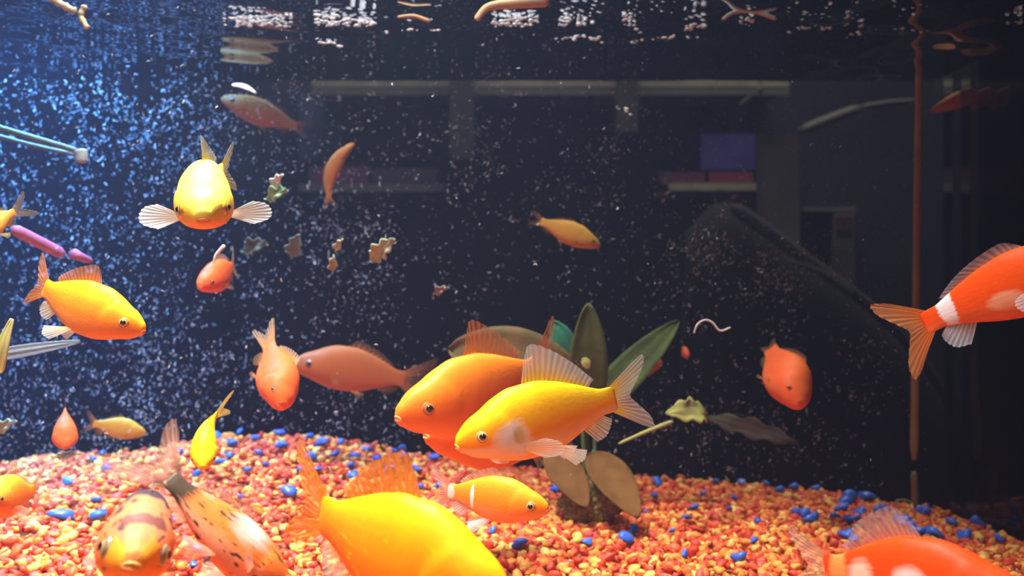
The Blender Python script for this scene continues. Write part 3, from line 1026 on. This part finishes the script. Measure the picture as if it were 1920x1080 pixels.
goldfish(1285, 662, .57, 50, (.2, -.3, -.9), s_red, fdim, 'tiny distant red orange fish under the curled white thread', deep=.9, wide=1.3, dorsal=.3, tail=.4, fin2=fdim, eye_size=0, pect=(.3, .3), pelvic=.3, mouth=None)
goldfish(1200, 692, .56, 120, (.85, .28, .4), s_red, fdim, 'dim reddish goldfish hidden behind the plant leaves and the yellow tail', deep=.8, dorsal=.4, tail=.5, fin2=fdim, eye_size=0, pect=(.3, .3), pelvic=.3, mouth=None)
goldfish(1795, 190, .57, 120, (-.93, -.3, .1), s_dim, fdim, 'faint orange fish near the surface in the dark upper right corner', deep=.6, dorsal=.25, tail=.9, up=.35, tail_spread=.5, fin2=fdim, eye_size=0, pect=(.3, .3), pelvic=.3, mouth=None)


# ------------------------------------------------------------------ plant and loose leaves
def leaf_mesh(name, base, tipp, width, mat, parent=None, facing=(0, -1, 0), bow=.1, blunt=.5, cup=.08, n=22, wob=0.0, thick=.0006):
    b, t = Vector(base), Vector(tipp)
    ax = t - b
    ln = ax.length
    axn = ax.normalized()
    fc = Vector(facing).normalized()
    sd = axn.cross(fc).normalized()
    fc = sd.cross(axn).normalized()
    V, F = [], []
    m = 9
    for i in range(n):
        u = i / (n - 1)
        w = width / 2 * (math.sin(math.pi * min(1, u ** (.62 + blunt * .5))) ** (.62) if 0 < u < 1 else .02)
        w = max(w, .02 * width)
        c = axn * (ln * u) + fc * (bow * ln * math.sin(math.pi * u)) - Vector((0, 0, 1)) * 0
        for j in range(m):
            v_ = (j / (m - 1) - .5) * 2
            e = 1 + wob * math.sin(u * 23 + v_ * 3)
            V.append(c + sd * (w * v_ * e) + fc * (cup * width * (v_ * v_ - .5) + (.0007 if j == m // 2 else 0) + wob * .003 * math.sin(9 * u + 2 * v_)))
    for i in range(n - 1):
        for j in range(m - 1):
            F.append((i * m + j, i * m + j + 1, (i + 1) * m + j + 1, (i + 1) * m + j))
    if parent is None:
        o = mesh_obj(name, V, F, mat)
        o.location = b
    else:
        o = mesh_obj(name, [v + b for v in V], F, mat, parent)
    sm = o.modifiers.new('thickness', 'SOLIDIFY')
    sm.thickness = thick
    return o


m_lb = simple('leaf_olive_brown', (.19, .13, .055), .6, noise=(.14, .115, .045), nscale=90, spec=.1, bump=.3, bscale=300)
m_lg = simple('leaf_dark_green', (.07, .12, .02), .6, noise=(.10, .13, .03), nscale=90, bump=.3, bscale=300)
m_lgb = simple('leaf_green_algae', (.10, .17, .02), .7, noise=(.06, .09, .03), nscale=60, bump=.5, bscale=300)
m_teal = simple('leaf_teal', (.04, .30, .17), .6, noise=(.05, .22, .14), nscale=100)
m_tan = simple('leaf_tan', (.20, .095, .03), .8, noise=(.15, .07, .022), nscale=90, spec=.05)
m_yg = simple('leaf_yellow_green', (.50, .52, .13), .6, noise=(.4, .38, .16), nscale=120)
m_pale = simple('leaf_pale', (.50, .55, .42), .6, noise=(.35, .4, .25), nscale=200)
m_moss = simple('moss_wool', (.20, .19, .06), .9, noise=(.36, .31, .12), nscale=500, bump=1, bscale=900)

PB = P(1108, 905, .46)
plant = empty('aquarium_plant', PB)
tag(plant, 'broad-leaved brown green aquarium plant rooted in a mossy wool clump behind the yellow fish', 'plant')


def pl(px, py, d):
    return P(px, py, d) - PB


leaf_mesh('leaf', pl(1090, 655, .47), pl(842, 612, .47), .034, m_lb, plant, facing=(0, -1, .25), bow=.05, blunt=.9)
leaf_mesh('leaf', pl(1092, 745, .48), pl(1103, 527, .47), .023, m_lg, plant, facing=(.25, -1, 0), bow=.06, blunt=.3)
leaf_mesh('leaf', pl(1108, 730, .49), pl(1272, 562, .50), .019, m_lgb, plant, facing=(0, -1, .4), bow=.04, blunt=.2)
tag(leaf_mesh('leaf', pl(1070, 625, .49), pl(1036, 562, .49), .013, m_teal, plant, bow=.05), 'small teal leaf')
leaf_mesh('leaf', pl(1110, 805, .46), pl(1196, 922, .42), .020, m_tan, plant, facing=(.2, -1, .3), bow=.06, blunt=.4)
leaf_mesh('leaf', pl(1030, 800, .47), pl(1100, 905, .44), .018, m_tan, plant, facing=(.2, -1, .3), bow=.06, blunt=.4)
leaf_mesh('leaf', pl(1010, 740, .47), pl(785, 694, .46), .015, m_lb, plant, facing=(0, -1, .5), bow=.05, blunt=.3)
for a_, b_ in (((1100, 890, .46), (1095, 735, .48)), ((1110, 890, .46), (1112, 725, .49)), ((1095, 890, .46), (1085, 690, .47)), ((1105, 880, .46), (1070, 620, .49)), ((1110, 890, .46), (1112, 800, .46)), ((1090, 890, .46), (1032, 800, .47)), ((1090, 880, .46), (1012, 742, .47))):
    m_ = [(a_[k] + b_[k]) / 2 for k in range(3)]
    tube('stem', [pl(*a_), pl(m_[0] + 4, m_[1], m_[2]), pl(*b_)], .0011, m_lg, plant, n=10, seg=8)
# mossy root clump
r = np.random.RandomState(5)
bmx = bmesh.new()
bmesh.ops.create_icosphere(bmx, subdivisions=5, radius=1)
for v_ in bmx.verts:
    q = v_.co
    k = 1 + .10 * math.sin(7 * q.x + 3) * math.cos(6 * q.z) + .09 * math.sin(17 * q.y + 9 * q.z) * math.sin(15 * q.x) + r.uniform(-.06, .06)
    v_.co = Vector((q.x * .0155 * k, q.y * .012 * k, q.z * .0105 * k + .001))
me = bpy.data.meshes.new('root_clump')
bmx.to_mesh(me)
bmx.free()
me.materials.append(m_moss)
o = bpy.data.objects.new('root_clump', me)
COL.objects.link(o)
o.parent = plant
plant.location.z = float(H(PB.x, PB.y)) + .007

tag(leaf_mesh('fallen_leaf', P(1325, 778, .47), P(1250, 775, .45), .013, m_yg, bow=.15, wob=.2, facing=(.2, -1, .6)), 'yellow green shrivelled leaf drifting right of the yellow fish tail', 'leaf')
o = tube('plant_stalk', [P(1262, 790, .45), P(1215, 808, .45), P(1160, 832, .44)], .0012, m_yg, n=16, taper=(1, .6))
tag(o, 'thin yellow green stalk hanging from the shrivelled leaf beside the yellow fish', 'stalk')
tag(leaf_mesh('fallen_leaf', P(1325, 782, .55), P(1497, 832, .55), .011, simple('rotting', (.16, .13, .10), .8, noise=(.10, .10, .06), nscale=80), bow=.1, wob=.25, facing=(0, -1, .3)),
    'decaying grey brown leaf blade under the diving red fish', 'leaf')
tag(leaf_mesh('leaf_scrap', P(1095, 672, .45), P(1103, 690, .45), .0045, m_yg), 'small pale green pointed scrap above the yellow dorsal fin', 'leaf scrap')
FR = [((695, 488), (738, 448), .0075, m_pale, 'triangular grey green leaf scrap drifting in the middle water'),
      ((622, 508), (626, 480), .0035, m_pale, 'pale ragged leaf crumb, lower of two drifting one above the other'),
      ((630, 468), (641, 450), .0030, m_pale, 'pale ragged leaf crumb, upper of two drifting one above the other'),
      ((513, 352), (528, 328), .0045, simple('white_flake', (.85, .88, .85), .5), 'white flake floating right of the head-on yellow fish'),
      ((500, 372), (538, 356), .0060, simple('green_flake', (.20, .42, .18), .6, noise=(.3, .5, .3), nscale=300), 'green shredded leaf bit just under the white flake'),
      ((545, 482), (560, 440), .0075, simple('murk_flake', (.16, .24, .20), .8), 'blurred grey green leaf bit between the yellow fish and the leaf crumbs'),
      ((455, 470), (500, 455), .0080, simple('murk_flake2', (.10, .12, .08), .8), 'dark olive leaf shred right of the small salmon fish'),
      ((105, 856), (148, 850), .0030, m_pale, 'thin pale green leaf scrap under the small downward orange fish'),
      ((-4, 806), (28, 790), .0050, m_pale, 'pale green scrap cut by the left edge, lower one above the peach fish'),
      ((815, 550), (840, 540), .0035, simple('murk_flake3', (.2, .16, .14), .8), 'small dull flake floating above the plain orange fish')]
for a_, b_, w_, m_, lb in FR:
    d_ = .50 if 'blur' in lb or 'olive' in lb else .44
    tag(leaf_mesh('leaf_scrap', P(a_[0], a_[1], d_), P(b_[0], b_[1], d_ - .01), w_, m_, wob=.35, cup=.2, facing=(.3, -1, .2)), lb, 'leaf scrap')
tag(leaf_mesh('grass_blade', P(-8, 700, .33), P(22, 598, .33), .0055, m_yg, bow=.06, blunt=-.3), 'yellow green pointed blade standing at the left picture edge', 'leaf')
m_clr, nt = new_mat('clear_plastic')
o_ = nd(nt, 'ShaderNodeOutputMaterial')
a = nd(nt, 'ShaderNodeBsdfTransparent')
b = nd(nt, 'ShaderNodeBsdfPrincipled')
b.inputs['Base Color'].default_value = (.38, .48, .55, 1)
b.inputs['Roughness'].default_value = .35
mx = nd(nt, 'ShaderNodeMixShader')
mx.inputs[0].default_value = .45
nt.links.new(a.outputs[0], mx.inputs[1])
nt.links.new(b.outputs[0], mx.inputs[2])
nt.links.new(mx.outputs[0], o_.inputs[0])
tag(leaf_mesh('plastic_strip', P(-20, 668, .36), P(150, 640, .38), .0050, m_clr, bow=.02, blunt=-.2), 'translucent plastic strip trailing from the left edge under the orange fish', 'strip')
m_hose = simple('hose', (.14, .24, .27), .4, noise=(.10, .17, .20), nscale=120)
hose = empty('air_hose', P(-10, 240, .45))
tag(hose, 'blue grey airline tube with a rounded pale end at the upper left', 'tube')
hb = hose.location
tube('tube', [P(-14, 236, .45) - hb, P(60, 258, .45) - hb, P(148, 284, .45) - hb], .0016, m_hose, hose, n=20)
tube('tube', [P(-14, 252, .46) - hb, P(60, 272, .46) - hb, P(140, 290, .46) - hb], .0011, m_hose, hose, n=20)
tube('end_cap', [P(150, 280, .45) - hb, P(153, 292, .45) - hb, P(152, 305, .45) - hb], .0031, simple('cap', (.42, .5, .55), .5), hose, n=10)
m_pur = simple('purple_plastic', (.42, .16, .42), .6, noise=(.34, .12, .36), nscale=200)
tag(tube('purple_stalk', [P(22, 428, .40), P(70, 452, .41), P(120, 478, .42)], .0027, m_pur, n=12), 'long purple plastic stalk piece behind the pale yellow fish at the left', 'plastic stalk', 'purple stalk pieces')
tag(tube('purple_stalk', [P(134, 474, .42), P(152, 482, .42), P(172, 490, .43)], .0026, m_pur, n=10, taper=(1.1, .5)), 'short purple plastic stalk tip ahead of the longer purple piece', 'plastic stalk', 'purple stalk pieces')
m_wt = simple('white_thread', (.85, .83, .78), .5)
tag(tube('waste_thread', [P(401, 494, .40), P(404, 480, .40), P(411, 471, .40), P(421, 460, .40)], .0008, m_wt, n=18, taper=(.6, 1.1)), 'short kinked white thread rising from the small salmon fish', 'thread')
tag(tube('waste_thread', [P(1301, 625, .42), P(1308, 608, .42), P(1322, 600, .42), P(1336, 605, .42), P(1350, 620, .42), P(1370, 614, .42)], .00045, m_wt, n=30, taper=(.8, 1)), 'long curled white thread drifting in the dark middle right', 'thread')
tag(tube('waste_thread', [P(1714, 945, .55), P(1700, 938, .55), P(1683, 938, .55), P(1680, 945, .55), P(1688, 948, .55)], .0005, simple('tan_thread', (.35, .3, .15), .6), n=20), 'tan looped thread lying at the foot of the tan rod', 'thread')
m_cream = simple('cream_strand', (.72, .66, .38), .6, noise=(.55, .5, .3), nscale=300)
tag(tube('plant_strand', [P(92, -6, .43), P(115, 8, .43), P(142, 22, .43)], .0017, m_cream, n=16, wob=.3), 'cream ragged strand at the top left under the surface', 'strand')
tag(tube('plant_strand', [P(160, 10, .43), P(152, 30, .43), P(164, 54, .43)], .0014, m_cream, n=16, wob=.3), 'cream hooked strand right of the ragged one at the top left', 'strand')
m_arc = simple('tan_arc', (.62, .40, .20), .6, noise=(.55, .36, .2), nscale=150)  # strips standing in for the shelf edge mirrored in the ripples
tag(tube('reflection_arc', [P(892, 38, .42), P(915, 14, .42), P(960, 7, .42), P(1030, 2, .42)], .0021, m_arc, n=26, taper=(.7, 1.3), flat=.4), 'long tan strip imitating the shelf edge mirrored in the water surface near the top', 'stem')
tag(tube('reflection_arc', [P(745, 32, .45), P(775, 30, .45), P(806, 40, .45)], .0013, m_arc, n=16, taper=(.5, .8), flat=.5), 'short tan strip imitating a shelf reflection in the surface, left of the long one', 'stem')
tag(tube('reflection_arc', [P(1354, 37, .45), P(1378, 23, .45), P(1415, 22, .45), P(1456, 36, .45)], .0013, simple('pale_arc', (.62, .62, .56), .6), n=22, taper=(.7, .8), flat=.5), 'pale arched strip imitating a shelf reflection in the surface at the upper right', 'stem')
# white sheet imitating the surface highlight between the fish and its mirror image
tag(leaf_mesh('surface_highlight', P(436, 158, .47), P(480, 174, .47), .0050, simple('bright_white', (.95, .95, .97), .2, spec=.8), facing=(0, -.6, 1), blunt=0), 'bright white sheet imitating a highlight on the surface above the brown fish', 'highlight')

# tan rod in the back right corner
rod = tube('corner_rod', [P(1723, 122, .585), P(1719, 480, .588), P(1714, 862, .585)], .0026, simple('tan_rod', (.55, .30, .09), .6, noise=(.62, .42, .13), nscale=40), n=30, taper=(.8, 1.05))
tag(rod, 'thin tan rod standing upright in the dark right rear corner', 'rod')
tag(tube('corner_rod', [P(1714, 884, .575), P(1716, 950, .575)], .0022, simple('rod_reflection', (.30, .18, .08), .7), n=8), 'short dull brown reflection of the tall tan rod, reaching down to the gravel', 'rod')  # lower piece imitates the rod's dim reflection by a darker colour


# ------------------------------------------------------------------ debris flecks (uncountable)
def flecks(name, cen, lens, mat, label, seed):
    r = np.random.RandomState(seed)
    n = len(cen)
    an = r.uniform(0, np.pi, n) * .9 - .2
    bend = r.normal(0, .9, n)
    wd = lens * r.uniform(.10, .26, n) + .00012
    V = np.zeros((n, 8, 3))
    for k in range(4):
        u = (k / 3 - .5)
        aa = an + bend * u
        cx = np.cos(aa) * lens * u
        cz = np.sin(aa) * lens * u
        nxv, nzv = -np.sin(aa), np.cos(aa)
        w = wd * (1 - .5 * abs(u) * 2 * .9)
        yy = r.uniform(-.2, .2, n) * lens
        V[:, 2 * k] = np.stack([cx + nxv * w / 2, yy, cz + nzv * w / 2], 1)
        V[:, 2 * k + 1] = np.stack([cx - nxv * w / 2, yy, cz - nzv * w / 2], 1)
    V += cen[:, None, :]
    q = np.array([[0, 2, 3, 1], [2, 4, 5, 3], [4, 6, 7, 5]])
    Fq = (q[None] + (np.arange(n) * 8)[:, None, None]).reshape(-1, 4)
    me = bpy.data.meshes.new(name)
    me.vertices.add(n * 8)
    me.vertices.foreach_set('co', V.astype(np.float32).ravel())
    me.loops.add(len(Fq) * 4)
    me.loops.foreach_set('vertex_index', Fq.astype(np.int32).ravel())
    me.polygons.add(len(Fq))
    me.polygons.foreach_set('loop_start', (np.arange(len(Fq)) * 4).astype(np.int32))
    me.materials.append(mat)
    me.update(calc_edges=True)
    o = bpy.data.objects.new(name, me)
    COL.objects.link(o)
    return tag(o, label, 'debris', kind='stuff')


def dens(px, py):
    """how thick the flecks lie, by place on the back pane"""
    d = .30 + .9 * np.exp(-((px + 50) / 520) ** 2)
    for cx, cy_, rx, ry, a_ in ((300, 220, 170, 90, 1.0), (1360, 490, 110, 90, 1.6), (650, 430, 110, 110, .9), (1030, 330, 160, 90, .5), (280, 720, 260, 130, .7), (1620, 690, 70, 60, .8), (700, 100, 160, 60, .6),
                                (1010, 100, 130, 60, .7), (1180, 220, 60, 70, .8), (680, 790, 120, 40, 1.2), (1500, 520, 100, 60, .8), (1350, 800, 140, 60, .8), (860, 200, 60, 160, .3), (530, 30, 300, 40, .7)):
        d = d + a_ * np.exp(-((px - cx) / rx) ** 2 - ((py - cy_) / ry) ** 2)
    d = d * np.where(px > 1560, np.exp(-((px - 1560) / 150) ** 2), 1)
    d = d * np.where(px > 1240, 1.1, 1)
    return d


def scatter(n, d0, d1, seed, power=1.0):
    r = np.random.RandomState(seed)
    k = n * 5
    px, py = r.uniform(-60, 1960, k), r.uniform(-20, 960, k)
    # clustered multiplicative noise
    cl = .5 + .35 * np.sin(px / 31 + 2 * np.sin(py / 47)) * np.sin(py / 27 + 1.7 * np.sin(px / 53)) + .4 * np.sin(px / 11 + 3 * np.sin(py / 19)) * np.sin(py / 9 + 2.3 * np.sin(px / 17))
    w = dens(px, py) ** power * cl
    ok = r.uniform(0, 2.2, k) < w
    px, py = px[ok][:n], py[ok][:n]
    d = r.uniform(d0, d1, len(px))
    c = np.stack([(px - 960) / FPX * d, d, CZ + (540 - py) / FPX * d], 1)
    good = (c[:, 0] < RIGHT - .004) & (c[:, 2] < SURF - .001) & (c[:, 2] > H(c[:, 0], c[:, 1]) + .002)
    return c[good], r


c, r = scatter(12500, .588, .598, 21, 1.25)
m_f1 = simple('fleck_grey_blue', (.25, .29, .38), .7)
m_f2 = simple('fleck_pale', (.66, .72, .80), .6)
m_f3 = simple('fleck_white', (.95, .97, 1.0), .5)
flecks('algae_flecks', c, .0006 + .0024 * r.uniform(0, 1, len(c)) ** 2.2, m_f1, 'grey blue algae flecks speckling the dark back pane', 1)
c, r = scatter(9000, .55, .597, 22, 1.2)
flecks('floating_debris', c, .0008 + .0022 * r.uniform(0, 1, len(c)) ** 2.2, m_f2, 'pale specks and curled fibres drifting in front of the back pane', 2)
c, r = scatter(800, .40, .58, 23)
flecks('white_specks', c, .0007 + .0014 * r.uniform(0, 1, len(c)) ** 2, m_f3, 'sparse bright white specks suspended through the water', 3)

# foam streaks under the surface: little bubbles strung together
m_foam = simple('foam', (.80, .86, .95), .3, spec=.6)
bmx = bmesh.new()
bmesh.ops.create_icosphere(bmx, subdivisions=1, radius=1)
BV = np.array([v.co[:] for v in bmx.verts])
BF = np.array([[v.index for v in f.verts] for f in bmx.faces])
bmx.free()
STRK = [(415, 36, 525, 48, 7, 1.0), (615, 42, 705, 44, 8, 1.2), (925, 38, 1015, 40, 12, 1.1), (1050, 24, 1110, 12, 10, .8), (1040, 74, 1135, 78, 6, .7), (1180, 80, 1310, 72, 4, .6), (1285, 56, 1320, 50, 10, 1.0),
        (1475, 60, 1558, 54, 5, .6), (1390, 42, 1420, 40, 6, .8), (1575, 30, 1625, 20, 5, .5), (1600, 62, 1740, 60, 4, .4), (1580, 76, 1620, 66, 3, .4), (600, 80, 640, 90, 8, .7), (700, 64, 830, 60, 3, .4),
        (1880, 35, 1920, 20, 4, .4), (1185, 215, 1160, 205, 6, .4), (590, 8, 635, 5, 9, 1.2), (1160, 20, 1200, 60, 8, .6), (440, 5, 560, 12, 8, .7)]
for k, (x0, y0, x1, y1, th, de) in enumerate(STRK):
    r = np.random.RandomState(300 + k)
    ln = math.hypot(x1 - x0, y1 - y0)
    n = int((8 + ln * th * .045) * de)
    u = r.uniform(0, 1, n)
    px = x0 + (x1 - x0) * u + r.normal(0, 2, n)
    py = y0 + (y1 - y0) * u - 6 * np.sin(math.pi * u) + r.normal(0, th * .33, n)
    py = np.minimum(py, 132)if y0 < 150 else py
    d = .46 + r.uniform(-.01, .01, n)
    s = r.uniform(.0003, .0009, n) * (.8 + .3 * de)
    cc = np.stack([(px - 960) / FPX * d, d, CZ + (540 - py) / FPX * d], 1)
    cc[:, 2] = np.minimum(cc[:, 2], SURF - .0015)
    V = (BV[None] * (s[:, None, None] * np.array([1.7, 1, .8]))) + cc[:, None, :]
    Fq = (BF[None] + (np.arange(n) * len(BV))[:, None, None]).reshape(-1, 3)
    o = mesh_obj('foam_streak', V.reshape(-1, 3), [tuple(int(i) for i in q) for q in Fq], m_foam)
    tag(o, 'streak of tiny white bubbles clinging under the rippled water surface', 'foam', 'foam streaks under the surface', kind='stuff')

# ------------------------------------------------------------------ shop aisle behind the tank
SY = 1.6
m_shelf = simple('shelf_edge', (.34, .32, .22), .6, noise=(.28, .26, .18), nscale=30)
m_shelf2 = simple('shelf_lip', (.13, .13, .11), .6)
m_post = simple('post_brown', (.085, .07, .055), .8, noise=(.05, .045, .04), nscale=8)


def A(px, py, d=SY):
    return P(px, py, d)


def slab(name, px0, py0, px1, py1, d, depth, mat, parent=None):
    a, b = P(px0, py0, d), P(px1, py1, d)
    return box(name, ((a.x + b.x) / 2, d + depth / 2, (a.z + b.z) / 2), (abs(b.x - a.x), depth, abs(a.z - b.z)), mat, parent)


tag(box('backboard', (.2, 1.7755, .0), (3.2, .03, 1.75), simple('navy_panel', (.012, .014, .028), .9, noise=(.006, .007, .016), nscale=4)), 'dark navy panel behind the tank that carries the shelves', 'board')
sh = empty('shelf', A(1040, 162))
tag(sh, 'long shelf with pale front edge in the aisle behind the tank', 'shelf')
for args in ((585, 149, 1423, 163), (1430, 149, 1480, 163)):
    q = slab('shelf_board', *args, SY, .16, m_shelf, sh)
    q.location -= sh.location
for args in ((585, 166, 1423, 178), (1430, 166, 1480, 178)):
    q = slab('price_rail', *args, SY - .006, .006, m_shelf2, sh)
    q.location -= sh.location
tag(slab('shelf', 1255, 343, 1418, 357, SY, .16, m_shelf), 'short shelf with pale edge below the long one at the right', 'shelf')
tag(slab('shelf', 560, 345, 832, 359, SY, .16, simple('shelf_dim', (.12, .12, .12), .7)), 'dim grey shelf below the long one, behind the bow-bent fish', 'shelf')
tag(slab('shelf', 1505, 388, 1604, 396, SY + .1, .065, m_shelf2), 'thin dark shelf holding a grey card at the right', 'shelf')
card = slab('hanging_card', 1562, 398, 1606, 538, SY + .1, .012, simple('card', (.075, .075, .06), .7, noise=(.055, .055, .045), nscale=20))
tag(card, 'grey rounded display card hanging under the thin dark shelf', 'card')
bv = card.modifiers.new('bevel', 'BEVEL')
bv.width = .005
bv.segments = 3
cr_ = slab('card_frame', 1570, 405, 1598, 432, SY + .096, .004, simple('card_frame', (.055, .02, .02), .7), card)
cr_.location -= card.location
tag(slab('display_box', 1418, 252, 1500, 470, SY + .02, .145, m_post), 'tall dark brown box standing at the end of the shelves', 'box')
m_bp = simple('blue_pack', (.03, .03, .20), .6, noise=(.06, .05, .28), nscale=15)
tag(slab('packet', 1315, 250, 1416, 318, SY + .01, .08, m_bp), 'deep blue packet standing on the short right shelf', 'packet')
tag(slab('packet', 1330, 322, 1412, 342, SY + .01, .08, simple('red_pack', (.20, .02, .05), .6)), 'dark red packet lying under the deep blue one on the short shelf', 'packet')
tag(slab('packet', 1235, 322, 1322, 342, SY + .01, .08, simple('maroon_pack', (.10, .02, .05), .6)), 'dull maroon packet left of the dark red one', 'packet')
tag(slab('packet', 580, 312, 690, 344, SY + .01, .08, simple('plum_pack', (.12, .03, .10), .6, noise=(.16, .04, .08), nscale=20)), 'plum coloured packet on the dim grey shelf', 'packet')
tag(slab('packet', 700, 315, 820, 344, SY + .01, .08, simple('mauve_pack', (.06, .03, .07), .6)), 'dark mauve packet right of the plum coloured one', 'packet')
tag(slab('packet', 880, 118, 1130, 148, SY + .01, .08, simple('wine_pack', (.08, .02, .04), .6)), 'wine coloured packet on the long shelf between the posts', 'packet')
tag(slab('packet', 560, 184, 640, 300, SY + .12, .044, simple('navy_pack', (.03, .05, .12), .7)), 'navy packet hanging under the long shelf at its left end', 'packet')
for a_, b_, lb in ((843, 887, 'dull brown post reflection crossing the long shelf, the one nearer its left end'), (1158, 1197, 'dull brown post reflection crossing the long shelf, the one nearer its right end')):  # boxes standing in for the reflections of two columns
    p0, p1 = P(a_, 0, 1.56), P(b_, 0, 1.56)
    zt, zb = CZ + .62, CZ + (540 - (300 if a_ < 900 else 250)) / FPX * 1.58
    q = box('post_reflection', ((p0.x + p1.x) / 2, 1.578, (zt + zb) / 2), (p1.x - p0.x, .03, zt - zb), simple('post', (.045, .042, .038), .9, noise=(.07, .06, .05), nscale=25))
    tag(q, lb, 'post')
# slanted rails at the right
for pts, rr, lb in (([(1498, 247), (1560, 222), (1612, 203)], .0095, 'sloping grey brown rail right of the brown box'), ([(1612, 201), (1670, 192), (1722, 189)], .0045, 'thin pale rail joining the tan rod near the top')):
    tag(tube('aisle_rail', [P(x, y, 1.62) for x, y in pts], rr, simple('rail', (.10, .095, .08), .7), n=10, seg=8), lb, 'rail')
# dark sheet standing in for a person's mirrored sleeve, lighter rim added along its slope
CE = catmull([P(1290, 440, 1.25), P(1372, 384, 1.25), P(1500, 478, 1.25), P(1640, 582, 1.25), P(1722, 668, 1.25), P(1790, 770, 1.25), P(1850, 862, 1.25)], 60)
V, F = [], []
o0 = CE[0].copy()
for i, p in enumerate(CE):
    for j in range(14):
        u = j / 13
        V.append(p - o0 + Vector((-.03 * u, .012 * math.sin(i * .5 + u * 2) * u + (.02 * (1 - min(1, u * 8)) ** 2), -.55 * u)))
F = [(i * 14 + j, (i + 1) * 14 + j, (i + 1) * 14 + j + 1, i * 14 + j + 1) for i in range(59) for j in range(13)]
cl = mesh_obj('sleeve_reflection', V, F, simple('dark_reflection', (.0035, .003, .004), .95, noise=(.006, .005, .005), nscale=12, bump=.6, bscale=30))
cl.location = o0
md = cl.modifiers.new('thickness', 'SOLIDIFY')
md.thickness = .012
tag(cl, 'very dark sheet with a sloping upper edge imitating a reflected sleeve at the right', 'reflection')
tag(tube('reflected_rim', [P(1372, 386, 1.23), P(1500, 478, 1.23), P(1640, 582, 1.23), P(1722, 668, 1.23), P(1790, 770, 1.23), P(1850, 862, 1.23)], .0085, simple('rim_light', (.034, .030, .029), .95), n=40, seg=8, taper=(1.2, .6)),  # lighter strip modelled for the rim light on the mirrored sleeve
    'dim grey rim light of the reflected sleeve, running down its sloping edge', 'rim_light')
tag(tube('reflected_rim', [P(1470, 488, 1.22), P(1540, 512, 1.22), P(1600, 556, 1.22)], .0065, bpy.data.materials['rim_light'], n=16, seg=8, taper=(.5, 1)),
    'short dim streak of the reflected sleeve just below the upper part of its rim', 'rim_light')
box('wall_back', (.2, 3.0, .8), (6, .05, 3), m_dark)['kind'] = 'structure'
box('ground', (.2, 1.7, -.9), (6, 2.6, .05), simple('shop_floor', (.03, .03, .035), .6))['kind'] = 'structure'
